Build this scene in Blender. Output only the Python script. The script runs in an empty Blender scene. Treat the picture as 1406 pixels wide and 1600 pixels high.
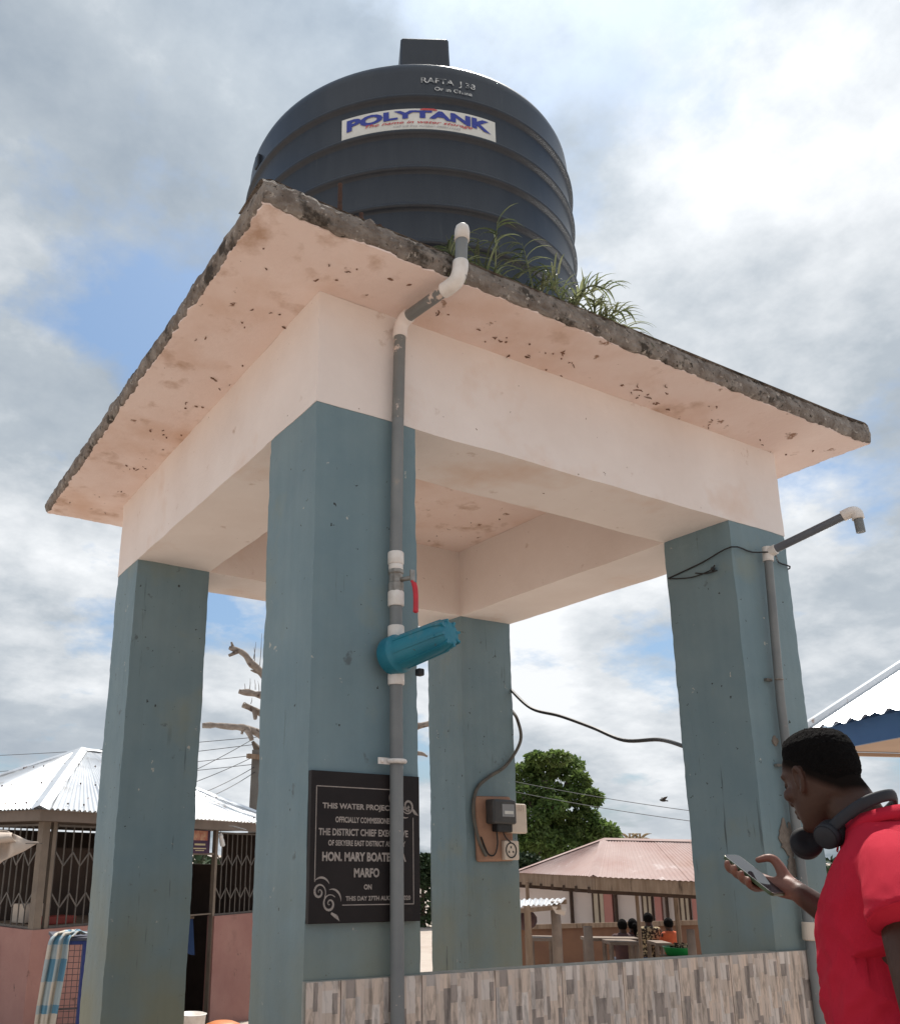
import bpy, bmesh, math, random
from math import sin, cos, pi, radians
from mathutils import Vector, Matrix, noise
random.seed(7)
scene = bpy.context.scene
COL = scene.collection

# ------------------------------------------------------------------ camera
CAM = Vector((-1.6028, -3.0693, 1.45))
YAW, PITCH, ROLL, FPX = 1.0486, 0.2787, 0.0127, 1390.57
PW, PH, PPX, PPY = 1406.0, 1600.0, -160.13, 139.47
FWD = Vector((cos(YAW)*cos(PITCH), sin(YAW)*cos(PITCH), sin(PITCH)))
_r = Vector((sin(YAW), -cos(YAW), 0)); _u = _r.cross(FWD)
RIGHT = _r*cos(ROLL) + _u*sin(ROLL); UP = -_r*sin(ROLL) + _u*cos(ROLL)
HF = Vector((cos(YAW), sin(YAW), 0)); HR = _r.copy()
cam_d = bpy.data.cameras.new('camera'); cam = bpy.data.objects.new('camera', cam_d); COL.objects.link(cam)
cam_d.sensor_fit = 'HORIZONTAL'; cam_d.sensor_width = 36.0; cam_d.lens = FPX/PW*36.0
cam_d.shift_x = -PPX/PW; cam_d.shift_y = PPY/PW; cam_d.clip_start = 0.05; cam_d.clip_end = 3000
M = Matrix(((RIGHT.x, UP.x, -FWD.x, CAM.x), (RIGHT.y, UP.y, -FWD.y, CAM.y), (RIGHT.z, UP.z, -FWD.z, CAM.z), (0, 0, 0, 1)))
cam.matrix_world = M
scene.camera = cam

def at(a, b, d):
    """the point of the place seen at photo position (a, b), standing d metres ahead"""
    q = FWD + RIGHT*((a-PW/2-PPX)/FPX) - UP*((b-PH/2-PPY)/FPX)
    return CAM + q*(d/q.dot(HF))

# ------------------------------------------------------------------ light
SUN_AZ, SUN_EL = radians(42), radians(60)
SUN_DIR = Vector((cos(SUN_EL)*cos(SUN_AZ), cos(SUN_EL)*sin(SUN_AZ), sin(SUN_EL)))
sl = bpy.data.lights.new('sun', 'SUN'); sl.energy = 4.6; sl.angle = radians(4); sl.color = (1.0, 0.95, 0.88)
so = bpy.data.objects.new('sun', sl); COL.objects.link(so)
so.rotation_euler = (-SUN_DIR).to_track_quat('-Z', 'Y').to_euler()
scene.view_settings.view_transform = 'Standard'; scene.view_settings.look = 'None'
scene.view_settings.exposure = 0.42; scene.view_settings.gamma = 1.0; scene.view_settings.use_curve_mapping = False

world = bpy.data.worlds.new('World'); scene.world = world; world.use_nodes = True
wn, wl = world.node_tree.nodes, world.node_tree.links
wn.clear()
def W(t, **k):
    n = wn.new(t)
    for a, v in k.items(): setattr(n, a, v)
    return n
def wmath(op, a, b=None, c=None, clamp=False):
    n = W('ShaderNodeMath', operation=op, use_clamp=clamp)
    for i, x in enumerate((a, b, c)):
        if x is None: continue
        if isinstance(x, (int, float)): n.inputs[i].default_value = x
        else: wl.new(x, n.inputs[i])
    return n.outputs[0]
def wramp(x, stops):
    n = W('ShaderNodeValToRGB'); wl.new(x, n.inputs[0])
    e = n.color_ramp.elements
    while len(e) < len(stops): e.new(0.5)
    for i, (p, c) in enumerate(stops):
        e[i].position = p; e[i].color = c if len(c) == 4 else (*c, 1)
    return n.outputs[0]
sky = W('ShaderNodeTexSky', sky_type='NISHITA'); sky.sun_disc = False
sky.sun_elevation = SUN_EL; sky.sun_rotation = pi/2 - SUN_AZ; sky.air_density = 1.2; sky.dust_density = 2.5; sky.altitude = 250
tc = W('ShaderNodeTexCoord'); sep = W('ShaderNodeSeparateXYZ'); wl.new(tc.outputs['Generated'], sep.inputs[0])
zz = wmath('ADD', wmath('MAXIMUM', sep.outputs[2], 0.0), 0.30)
cmb = W('ShaderNodeCombineXYZ'); wl.new(wmath('DIVIDE', sep.outputs[0], zz), cmb.inputs[0]); wl.new(wmath('DIVIDE', sep.outputs[1], zz), cmb.inputs[1])
def wnoise(scale, detail, rough, off, dist=0.0):
    mp = W('ShaderNodeMapping'); mp.inputs['Location'].default_value = off; wl.new(cmb.outputs[0], mp.inputs[0])
    n = W('ShaderNodeTexNoise'); n.inputs['Scale'].default_value = scale; n.inputs['Detail'].default_value = detail
    n.inputs['Roughness'].default_value = rough; n.inputs['Distortion'].default_value = dist
    wl.new(mp.outputs[0], n.inputs['Vector']); return n.outputs['Fac']
COFF = (9.36, 60.19)
n_cov = wnoise(1.5, 12, 0.58, (COFF[0], COFF[1], 0))
n_sh = wnoise(2.1, 14, 0.60, (COFF[0]+5.9, COFF[1]+2.8, 2.0))
n_big = wnoise(0.85, 5, 0.5, (COFF[0]-2.2, COFF[1]+5.8, 4.0))
cover = wramp(n_cov, [(0.415, (0, 0, 0)), (0.495, (1, 1, 1))])
dotn = W('ShaderNodeVectorMath', operation='DOT_PRODUCT'); wl.new(tc.outputs['Generated'], dotn.inputs[0]); dotn.inputs[1].default_value = SUN_DIR
prox = wmath('POWER', wmath('MAXIMUM', dotn.outputs['Value'], 0.0), 22.0)
shade = wmath('ADD', wmath('MULTIPLY', n_sh, 0.55), wmath('MULTIPLY', n_big, 0.50))
cl = wramp(shade, [(0.42, (3.0, 3.55, 4.2)), (0.50, (4.2, 4.7, 5.2)), (0.55, (6.0, 6.35, 6.7)), (0.62, (8.4, 8.6, 8.8))])
glow = wmath('ADD', 0.88, wmath('MULTIPLY', prox, wmath('ADD', 0.05, wmath('MULTIPLY', n_sh, 1.5))))
vm = W('ShaderNodeVectorMath', operation='SCALE'); wl.new(cl, vm.inputs[0]); wl.new(glow, vm.inputs['Scale'])
low = wmath('POWER', wmath('SUBTRACT', 1.0, wmath('MAXIMUM', sep.outputs[2], 0.0)), 7.0)          # haze paling the lowest clouds
mlow = W('ShaderNodeMix', data_type='RGBA'); wl.new(wmath('MULTIPLY', low, 0.4), mlow.inputs['Factor']); wl.new(vm.outputs[0], mlow.inputs['A']); mlow.inputs['B'].default_value = (5.8, 6.0, 6.2, 1)
mixs = W('ShaderNodeMix', data_type='RGBA'); wl.new(cover, mixs.inputs['Factor']); wl.new(mlow.outputs['Result'], mixs.inputs['B'])
hz = W('ShaderNodeVectorMath', operation='MULTIPLY_ADD'); wl.new(sky.outputs[0], hz.inputs[0]); hz.inputs[1].default_value = (0.42, 0.50, 0.58); hz.inputs[2].default_value = (0.7, 1.15, 1.75)
wl.new(hz.outputs[0], mixs.inputs['A'])
bg = W('ShaderNodeBackground'); bg.inputs['Strength'].default_value = 0.1; wl.new(mixs.outputs['Result'], bg.inputs['Color'])
wo = W('ShaderNodeOutputWorld'); wl.new(bg.outputs[0], wo.inputs[0])

# ------------------------------------------------------------------ materials
MATS = {}
def mat(name, c1, c2=None, scale=6.0, rough=0.8, bump=0.0, bscale=40.0, metal=0.0, spots=None, spec=0.4, detail=6, lo=0.35, hi=0.65, stretch=None, rand=0.0, trans=0.0):
    """noise mix of two colours, optional spots [(colour, scale, threshold, softness)], bump; object coordinates"""
    if name in MATS: return MATS[name]
    m = bpy.data.materials.new(name); m.use_nodes = True; MATS[name] = m
    nt = m.node_tree; N, L = nt.nodes, nt.links
    b = N['Principled BSDF']; b.inputs['Roughness'].default_value = rough; b.inputs['Metallic'].default_value = metal
    b.inputs['Specular IOR Level'].default_value = spec
    if trans: b.inputs['Transmission Weight'].default_value = trans
    co = N.new('ShaderNodeTexCoord'); vec = co.outputs['Object']
    if stretch:
        mp = N.new('ShaderNodeMapping'); mp.inputs['Scale'].default_value = stretch; L.new(vec, mp.inputs[0]); vec = mp.outputs[0]
    def nz(s, d=6, r=0.6, off=0.0):
        n = N.new('ShaderNodeTexNoise'); n.inputs['Scale'].default_value = s; n.inputs['Detail'].default_value = d; n.inputs['Roughness'].default_value = r
        if off:
            mp = N.new('ShaderNodeMapping'); mp.inputs['Location'].default_value = (off, off*0.7, off*1.3); L.new(vec, mp.inputs[0]); L.new(mp.outputs[0], n.inputs['Vector'])
        else: L.new(vec, n.inputs['Vector'])
        return n.outputs['Fac']
    col = None
    if c2 is not None:
        mr = N.new('ShaderNodeMapRange'); mr.inputs['From Min'].default_value = lo; mr.inputs['From Max'].default_value = hi; L.new(nz(scale, detail), mr.inputs['Value'])
        mx = N.new('ShaderNodeMix'); mx.data_type = 'RGBA'; mx.inputs['A'].default_value = (*c1, 1); mx.inputs['B'].default_value = (*c2, 1)
        L.new(mr.outputs[0], mx.inputs['Factor']); col = mx.outputs['Result']
    for i, (sc_, ss, th, sf) in enumerate(spots or []):
        mr = N.new('ShaderNodeMapRange'); mr.inputs['From Min'].default_value = th; mr.inputs['From Max'].default_value = th+sf; L.new(nz(ss, 5, 0.6, 3.1+i*5.7), mr.inputs['Value'])
        mx = N.new('ShaderNodeMix'); mx.data_type = 'RGBA'; L.new(mr.outputs[0], mx.inputs['Factor'])
        if col is None: mx.inputs['A'].default_value = (*c1, 1)
        else: L.new(col, mx.inputs['A'])
        mx.inputs['B'].default_value = (*sc_, 1); col = mx.outputs['Result']
    if rand:
        gi = N.new('ShaderNodeNewGeometry'); mr = N.new('ShaderNodeMapRange'); mr.inputs['To Min'].default_value = 1-rand; mr.inputs['To Max'].default_value = 1+rand
        L.new(gi.outputs['Random Per Island'], mr.inputs['Value'])
        vs = N.new('ShaderNodeVectorMath'); vs.operation = 'SCALE'; L.new(mr.outputs[0], vs.inputs['Scale'])
        if col is None: vs.inputs[0].default_value = c1
        else: L.new(col, vs.inputs[0])
        col = vs.outputs[0]
    if col is None: b.inputs['Base Color'].default_value = (*c1, 1)
    else: L.new(col, b.inputs['Base Color'])
    if bump:
        bp = N.new('ShaderNodeBump'); bp.inputs['Strength'].default_value = bump; bp.inputs['Distance'].default_value = 0.02
        L.new(nz(bscale, 8, 0.65, 1.7), bp.inputs['Height']); L.new(bp.outputs[0], b.inputs['Normal'])
    return m

def column_paint():
    """teal paint: mottled, chips, greenish damp stain low down, long vertical runs"""
    m = mat('teal_paint', (0.142, 0.212, 0.238), (0.174, 0.243, 0.262), 2.4, 0.60, 0.22, 16, spots=[((0.205, 0.235, 0.195), 1.3, 0.60, 0.16), ((0.025, 0.027, 0.025), 24, 0.685, 0.02), ((0.40, 0.40, 0.36), 15, 0.705, 0.02), ((0.10, 0.13, 0.14), 7, 0.67, 0.05)])
    nt = m.node_tree; N, L = nt.nodes, nt.links; b = N['Principled BSDF']
    src = b.inputs['Base Color'].links[0].from_socket
    co = N.new('ShaderNodeTexCoord'); sp = N.new('ShaderNodeSeparateXYZ'); L.new(co.outputs['Object'], sp.inputs[0])
    n = N.new('ShaderNodeTexNoise'); n.inputs['Scale'].default_value = 2.2; n.inputs['Detail'].default_value = 7; L.new(co.outputs['Object'], n.inputs['Vector'])
    h = N.new('ShaderNodeMapRange'); h.inputs['From Min'].default_value = 1.9; h.inputs['From Max'].default_value = 0.3; L.new(sp.outputs[2], h.inputs['Value'])
    mu = N.new('ShaderNodeMath'); mu.operation = 'MULTIPLY'; L.new(h.outputs[0], mu.inputs[0]); L.new(n.outputs['Fac'], mu.inputs[1])
    mr = N.new('ShaderNodeMapRange'); mr.inputs['From Min'].default_value = 0.12; mr.inputs['From Max'].default_value = 0.46; mr.inputs['To Max'].default_value = 0.95; L.new(mu.outputs[0], mr.inputs['Value'])
    mx = N.new('ShaderNodeMix'); mx.data_type = 'RGBA'; L.new(mr.outputs[0], mx.inputs['Factor']); L.new(src, mx.inputs['A']); mx.inputs['B'].default_value = (0.205, 0.21, 0.15, 1)
    mp = N.new('ShaderNodeMapping'); mp.inputs['Scale'].default_value = (14, 14, 0.7); L.new(co.outputs['Object'], mp.inputs[0])
    n2 = N.new('ShaderNodeTexNoise'); n2.inputs['Scale'].default_value = 1.0; n2.inputs['Detail'].default_value = 5; L.new(mp.outputs[0], n2.inputs['Vector'])
    r2 = N.new('ShaderNodeMapRange'); r2.inputs['From Min'].default_value = 0.3; r2.inputs['From Max'].default_value = 0.7; r2.inputs['To Min'].default_value = 0.95; r2.inputs['To Max'].default_value = 1.04; L.new(n2.outputs['Fac'], r2.inputs['Value'])
    vs = N.new('ShaderNodeVectorMath'); vs.operation = 'SCALE'; L.new(mx.outputs['Result'], vs.inputs[0]); L.new(r2.outputs[0], vs.inputs['Scale'])
    mp3 = N.new('ShaderNodeMapping'); mp3.inputs['Scale'].default_value = (38, 38, 2.2); L.new(co.outputs['Object'], mp3.inputs[0])
    n3 = N.new('ShaderNodeTexNoise'); n3.inputs['Scale'].default_value = 1.0; n3.inputs['Detail'].default_value = 3; L.new(mp3.outputs[0], n3.inputs['Vector'])
    n4 = N.new('ShaderNodeTexNoise'); n4.inputs['Scale'].default_value = 1.7; n4.inputs['Detail'].default_value = 3; L.new(co.outputs['Object'], n4.inputs['Vector'])
    r3 = N.new('ShaderNodeMapRange'); r3.inputs['From Min'].default_value = 0.66; r3.inputs['From Max'].default_value = 0.74; L.new(n3.outputs['Fac'], r3.inputs['Value'])
    r4 = N.new('ShaderNodeMapRange'); r4.inputs['From Min'].default_value = 0.48; r4.inputs['From Max'].default_value = 0.62; r4.inputs['To Max'].default_value = 0.75; L.new(n4.outputs['Fac'], r4.inputs['Value'])
    m34 = N.new('ShaderNodeMath'); m34.operation = 'MULTIPLY'; L.new(r3.outputs[0], m34.inputs[0]); L.new(r4.outputs[0], m34.inputs[1])
    mx2 = N.new('ShaderNodeMix'); mx2.data_type = 'RGBA'; L.new(m34.outputs[0], mx2.inputs['Factor']); L.new(vs.outputs[0], mx2.inputs['A']); mx2.inputs['B'].default_value = (0.035, 0.045, 0.045, 1)
    L.new(mx2.outputs['Result'], b.inputs['Base Color'])
    return m
def tile_print():
    """printed ceramic: upright strips of weathered wood in beige, tan, grey and dark brown"""
    m = bpy.data.materials.new('wood_strip_tile'); m.use_nodes = True
    nt = m.node_tree; N, L = nt.nodes, nt.links; b = N['Principled BSDF']; b.inputs['Roughness'].default_value = 0.36
    co = N.new('ShaderNodeTexCoord'); sp = N.new('ShaderNodeSeparateXYZ'); L.new(co.outputs['Object'], sp.inputs[0])
    oi = N.new('ShaderNodeObjectInfo')
    def mt(op, x, y=None, z=None):
        n = N.new('ShaderNodeMath'); n.operation = op
        for i, q in enumerate((x, y, z)):
            if q is None: continue
            if isinstance(q, (int, float)): n.inputs[i].default_value = q
            else: L.new(q, n.inputs[i])
        return n.outputs[0]
    def wn_(x, y):
        c = N.new('ShaderNodeCombineXYZ'); L.new(x, c.inputs[0]); L.new(y, c.inputs[1]); w = N.new('ShaderNodeTexWhiteNoise'); w.noise_dimensions = '2D'; L.new(c.outputs[0], w.inputs['Vector']); return w.outputs['Value']
    seed = mt('MULTIPLY', mt('FLOOR', mt('MULTIPLY', oi.outputs['Random'], 4.0)), 37.0)
    xw = mt('ADD', sp.outputs[0], mt('MULTIPLY', mt('SINE', mt('MULTIPLY', sp.outputs[0], 71.0)), 0.008))
    row = mt('FLOOR', mt('DIVIDE', xw, 0.0265)); r0 = wn_(row, mt('ADD', seed, 3.0))
    ln = mt('ADD', 0.05, mt('MULTIPLY', wn_(row, mt('ADD', seed, 9.0)), 0.10))
    sg = mt('FLOOR', mt('DIVIDE', mt('ADD', sp.outputs[2], mt('MULTIPLY', r0, 3.0)), ln))
    tone = wn_(mt('ADD', row, mt('MULTIPLY', sg, 19.0)), seed)
    rp = N.new('ShaderNodeValToRGB'); L.new(tone, rp.inputs[0]); e = rp.color_ramp.elements
    stops = [(0.0, (0.25, 0.205, 0.18)), (0.13, (0.31, 0.26, 0.23)), (0.16, (0.64, 0.50, 0.40)), (0.34, (0.55, 0.45, 0.38)), (0.50, (0.66, 0.58, 0.52)), (0.62, (0.43, 0.375, 0.34)), (0.74, (0.65, 0.51, 0.41)), (1.0, (0.46, 0.38, 0.32))]
    while len(e) < len(stops): e.new(0.5)
    for i, (p, c) in enumerate(stops): e[i].position = p; e[i].color = (*c, 1)
    mp = N.new('ShaderNodeMapping'); mp.inputs['Scale'].default_value = (46, 1, 9); mp.inputs['Rotation'].default_value = (0, radians(17), 0); L.new(co.outputs['Object'], mp.inputs[0])
    g = N.new('ShaderNodeTexNoise'); g.inputs['Scale'].default_value = 1.0; g.inputs['Detail'].default_value = 8; g.inputs['Roughness'].default_value = 0.65; g.inputs['Distortion'].default_value = 0.6; L.new(mp.outputs[0], g.inputs['Vector'])
    gr = N.new('ShaderNodeMapRange'); gr.inputs['From Min'].default_value = 0.33; gr.inputs['From Max'].default_value = 0.54; gr.inputs['To Min'].default_value = 0.46; gr.inputs['To Max'].default_value = 1.05; L.new(g.outputs['Fac'], gr.inputs['Value'])
    vs = N.new('ShaderNodeVectorMath'); vs.operation = 'SCALE'; L.new(rp.outputs[0], vs.inputs[0]); L.new(gr.outputs[0], vs.inputs['Scale'])
    L.new(vs.outputs[0], b.inputs['Base Color'])
    return m

TEAL = column_paint()
PINK = mat('pink_wash', (0.73, 0.645, 0.595), (0.79, 0.715, 0.67), 1.6, 0.85, 0.22, 14, spots=[((0.64, 0.45, 0.34), 1.1, 0.58, 0.22), ((0.50, 0.38, 0.31), 5, 0.66, 0.08), ((0.20, 0.13, 0.09), 26, 0.71, 0.02)])
SOFF = mat('pink_soffit', (0.76, 0.595, 0.525), (0.81, 0.67, 0.61), 1.8, 0.88, 0.22, 16, spots=[((0.66, 0.46, 0.36), 1.7, 0.50, 0.25), ((0.50, 0.33, 0.24), 4.0, 0.57, 0.16), ((0.30, 0.175, 0.115), 8, 0.66, 0.05), ((0.18, 0.10, 0.065), 20, 0.70, 0.03)])
RAW = mat('raw_concrete', (0.15, 0.118, 0.096), (0.30, 0.26, 0.225), 11, 0.95, 1.0, 34, spots=[((0.06, 0.048, 0.038), 8, 0.55, 0.08), ((0.42, 0.37, 0.32), 26, 0.60, 0.06), ((0.05, 0.04, 0.03), 40, 0.62, 0.04)])
TILE = tile_print()
GROUT = mat('cement_grout', (0.26, 0.26, 0.23), (0.34, 0.33, 0.29), 12, 0.9, 0.3)
TANK = mat('tank_plastic', (0.0125, 0.0165, 0.0245), (0.018, 0.0225, 0.031), 2.5, 0.40, 0.05, 60, spots=[((0.05, 0.055, 0.06), 3.0, 0.64, 0.25)], stretch=(6, 6, 1), spec=0.45)
WHITEP = mat('white_pvc', (0.74, 0.70, 0.66), (0.62, 0.57, 0.52), 14, 0.45, 0.05)
GREYP = mat('grey_pvc', (0.155, 0.165, 0.168), (0.205, 0.212, 0.208), 4, 0.48, 0.06, spots=[((0.30, 0.26, 0.22), 9, 0.62, 0.1), ((0.45, 0.38, 0.33), 34, 0.70, 0.03)])
GREYPINK = mat('painted_over_pvc', (0.15, 0.155, 0.15), (0.19, 0.19, 0.18), 5, 0.5, 0.05, spots=[((0.62, 0.50, 0.43), 9, 0.60, 0.03)])
FILTER = mat('filter_blue', (0.012, 0.14, 0.205), (0.022, 0.185, 0.25), 5, 0.45, 0.08, spots=[((0.10, 0.20, 0.22), 7, 0.60, 0.15), ((0.06, 0.07, 0.07), 22, 0.68, 0.04)])
REDV = mat('valve_red', (0.55, 0.025, 0.04), (0.42, 0.03, 0.04), 20, 0.4)
STEEL = mat('dull_steel', (0.36, 0.34, 0.31), (0.22, 0.19, 0.16), 20, 0.42, 0.1, metal=0.7)
RUST = mat('rusty_bar', (0.085, 0.042, 0.028), (0.05, 0.028, 0.02), 30, 0.9, 0.5)
STONE = mat('plaque_stone', (0.014, 0.011, 0.011), (0.020, 0.0155, 0.015), 9, 0.55, 0.0, spec=0.2, spots=[((0.05, 0.042, 0.038), 3.0, 0.66, 0.2)])
ENGR = mat('plaque_letters', (0.36, 0.31, 0.275), (0.27, 0.235, 0.21), 30, 0.7)
BLACKR = mat('black_rubber', (0.012, 0.012, 0.013), (0.02, 0.02, 0.021), 12, 0.5)
BROWNB = mat('meter_board', (0.36, 0.20, 0.13), (0.29, 0.165, 0.11), 8, 0.75, 0.1)
METER = mat('meter_case', (0.035, 0.035, 0.037), (0.06, 0.058, 0.055), 9, 0.4)
CREAM = mat('cream_plastic', (0.66, 0.56, 0.46), (0.60, 0.50, 0.41), 9, 0.5)
GLASS = mat('meter_glass', (0.25, 0.25, 0.25), None, rough=0.1)
DIRT = mat('laterite_ground', (0.43, 0.365, 0.315), (0.37, 0.305, 0.255), 1.2, 0.95, 0.6, 18, spots=[((0.42, 0.37, 0.31), 0.5, 0.55, 0.2), ((0.22, 0.16, 0.11), 9, 0.68, 0.06)])
TIN = mat('bright_tin', (0.72, 0.74, 0.76), (0.62, 0.64, 0.66), 3, 0.30, 0.06, 30, metal=0.5, spots=[((0.40, 0.38, 0.36), 2.0, 0.60, 0.15), ((0.26, 0.15, 0.09), 5.0, 0.66, 0.06)])
PTIN = mat('faded_pink_tin', (0.34, 0.22, 0.195), (0.40, 0.30, 0.275), 1.4, 0.8, 0.1, metal=0.0, spots=[((0.29, 0.16, 0.12), 1.0, 0.58, 0.2), ((0.56, 0.48, 0.46), 3, 0.62, 0.15)])
FASC = mat('brown_fascia', (0.195, 0.15, 0.12), (0.155, 0.12, 0.095), 4, 0.7)
WOOD = mat('weathered_wood', (0.20, 0.135, 0.09), (0.29, 0.21, 0.15), 3, 0.9, 0.5, 30, stretch=(6, 6, 0.8), spots=[((0.09, 0.06, 0.04), 2, 0.6, 0.1)])
PALEW = mat('pale_wood', (0.25, 0.195, 0.155), (0.18, 0.14, 0.115), 5, 0.9, 0.4)
PLY = mat('brown_board', (0.20, 0.105, 0.062), (0.155, 0.08, 0.05), 2, 0.85, 0.2, spots=[((0.10, 0.06, 0.04), 1.2, 0.6, 0.15)])
DPINK = mat('dusty_pink_wall', (0.34, 0.170, 0.145), (0.40, 0.215, 0.18), 2.0, 0.85, 0.2, 25, spots=[((0.22, 0.12, 0.10), 1.9, 0.58, 0.18), ((0.13, 0.08, 0.065), 6, 0.66, 0.08)])
BARS = mat('gate_steel', (0.095, 0.085, 0.075), (0.145, 0.125, 0.108), 12, 0.55, 0.1)
POSTM = mat('tan_post', (0.22, 0.175, 0.135), (0.17, 0.135, 0.105), 6, 0.7)
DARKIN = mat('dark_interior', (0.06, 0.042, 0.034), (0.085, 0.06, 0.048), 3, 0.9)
BARK = mat('grey_bark', (0.20, 0.155, 0.125), (0.31, 0.26, 0.22), 9, 0.95, 0.9, 25, spots=[((0.08, 0.055, 0.045), 7, 0.58, 0.1)])
BARK2 = mat('brown_bark', (0.10, 0.075, 0.055), (0.15, 0.115, 0.085), 6, 0.95, 0.7)
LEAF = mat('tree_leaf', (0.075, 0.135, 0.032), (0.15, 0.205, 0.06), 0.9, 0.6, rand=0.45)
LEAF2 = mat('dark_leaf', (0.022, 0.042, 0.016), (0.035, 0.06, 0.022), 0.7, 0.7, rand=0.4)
GRASSL = mat('strap_leaf', (0.12, 0.155, 0.065), (0.27, 0.28, 0.16), 9, 0.5, rand=0.6)
DRYL = mat('dry_leaf', (0.30, 0.24, 0.15), (0.20, 0.15, 0.09), 8, 0.8, rand=0.3)
BLUEF = mat('blue_fascia', (0.026, 0.095, 0.24), (0.034, 0.11, 0.265), 3, 0.5)
SOFB = mat('tan_soffit', (0.50, 0.37, 0.28), (0.44, 0.32, 0.24), 2, 0.8)
BLUEP = mat('blue_paint', (0.02, 0.035, 0.16), (0.03, 0.05, 0.2), 10, 0.5, spots=[((0.12, 0.08, 0.07), 16, 0.68, 0.04)])
MESHW = mat('cage_wire', (0.08, 0.07, 0.09), (0.12, 0.09, 0.09), 10, 0.6)
SKIN = mat('brown_skin', (0.046, 0.0195, 0.012), (0.057, 0.0255, 0.016), 14, 0.5, 0.10, 220, spec=0.3)
def skin_tones(m):
    """attribute tone: red = close-cropped hair showing on the scalp, green = paler palm"""
    N, L = m.node_tree.nodes, m.node_tree.links; b = N['Principled BSDF']; src = b.inputs['Base Color'].links[0].from_socket
    at_ = N.new('ShaderNodeAttribute'); at_.attribute_name = 'tone'; sp_ = N.new('ShaderNodeSeparateColor'); L.new(at_.outputs['Color'], sp_.inputs[0])
    for ch, col in ((0, (0.009, 0.0070, 0.0062, 1)), (1, (0.19, 0.088, 0.062, 1))):
        mx = N.new('ShaderNodeMix'); mx.data_type = 'RGBA'; L.new(sp_.outputs[ch], mx.inputs['Factor']); L.new(src, mx.inputs['A']); mx.inputs['B'].default_value = col; src = mx.outputs['Result']
    L.new(src, b.inputs['Base Color'])
    for sock, v0, v1 in (('Roughness', 0.5, 0.95), ('Specular IOR Level', 0.3, 0.03)):
        mr = N.new('ShaderNodeMapRange'); mr.inputs['To Min'].default_value = v0; mr.inputs['To Max'].default_value = v1; L.new(sp_.outputs[0], mr.inputs['Value']); L.new(mr.outputs[0], b.inputs[sock])
skin_tones(SKIN)
HAIR = mat('black_hair', (0.006, 0.005, 0.005), (0.010, 0.0085, 0.008), 90, 0.95, 1.0, 260, spec=0.1)
SHIRT = mat('red_pique', (0.42, 0.012, 0.032), (0.49, 0.019, 0.042), 5, 0.9, 0.35, 420, spec=0.15)
TROU = mat('dark_denim', (0.022, 0.026, 0.040), (0.035, 0.04, 0.055), 30, 0.85, 0.2)
SHOE = mat('black_shoe', (0.02, 0.02, 0.02), (0.03, 0.03, 0.03), 20, 0.5)
HPH = mat('headphone_black', (0.010, 0.010, 0.012), (0.014, 0.014, 0.017), 20, 0.7, spec=0.25)
HPG = mat('headphone_grey', (0.016, 0.017, 0.021), (0.021, 0.022, 0.027), 20, 0.6, spec=0.3)
PHB = mat('phone_green', (0.045, 0.075, 0.035), None, rough=0.35)
PHS = mat('phone_screen', (0.015, 0.016, 0.02), None, rough=0.06, spec=0.6)
CHROME = mat('pale_metal', (0.6, 0.58, 0.52), None, rough=0.25, metal=0.9)
WALLW = mat('far_white_wall', (0.62, 0.54, 0.49), (0.56, 0.48, 0.43), 1, 0.9, spots=[((0.46, 0.36, 0.31), 0.8, 0.62, 0.2)])
WALLP = mat('far_pink_pillar', (0.42, 0.19, 0.16), (0.38, 0.17, 0.145), 2, 0.9)
DOORC = mat('far_door', (0.52, 0.44, 0.33), (0.46, 0.38, 0.28), 2, 0.7)
DKWOOD = mat('dark_timber', (0.055, 0.035, 0.026), (0.08, 0.05, 0.036), 5, 0.9)
ORANGE = mat('orange_cloth', (0.50, 0.10, 0.035), (0.42, 0.08, 0.03), 9, 0.9, 0.3)
NAVY = mat('navy_cloth', (0.015, 0.018, 0.035), (0.022, 0.026, 0.05), 9, 0.9)
BLUEC = mat('blue_cloth', (0.03, 0.06, 0.15), (0.04, 0.08, 0.19), 5, 0.85, 0.3)
PATT = mat('patterned_cloth', (0.035, 0.025, 0.018), (0.42, 0.33, 0.2), 22, 0.9, lo=0.5, hi=0.54, detail=2)
GREENP = mat('green_basin', (0.015, 0.24, 0.06), None, rough=0.4)
PLUMC = mat('dark_cloth', (0.06, 0.035, 0.04), (0.10, 0.05, 0.045), 9, 0.9)
STICK = mat('sticker_paper', (0.66, 0.66, 0.62), (0.58, 0.58, 0.54), 8, 0.5)
STBLUE = mat('print_blue', (0.03, 0.045, 0.27), None, rough=0.5)
STRED = mat('print_red', (0.48, 0.05, 0.05), None, rough=0.5)
STGREY = mat('print_grey', (0.35, 0.33, 0.33), None, rough=0.5)
CHALK = mat('stencil_white', (0.58, 0.60, 0.60), (0.10, 0.11, 0.12), 38, 0.7, lo=0.46, hi=0.56)
POSTER = mat('poster_purple', (0.05, 0.014, 0.045), (0.035, 0.012, 0.05), 6, 0.5)
POSTR = mat('poster_photo', (0.34, 0.09, 0.055), (0.50, 0.30, 0.19), 14, 0.5)
POSTY = mat('poster_type', (0.5, 0.42, 0.25), None, rough=0.5)
BULB = mat('bulb_white', (0.7, 0.7, 0.68), None, rough=0.3)
BASIN = mat('orange_basin', (0.55, 0.19, 0.07), None, rough=0.45)
CONCP = mat('pole_concrete', (0.17, 0.16, 0.145), (0.13, 0.12, 0.11), 4, 0.9, 0.3)
BIRDM = mat('bird_dark', (0.03, 0.026, 0.022), None, rough=0.8)

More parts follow.
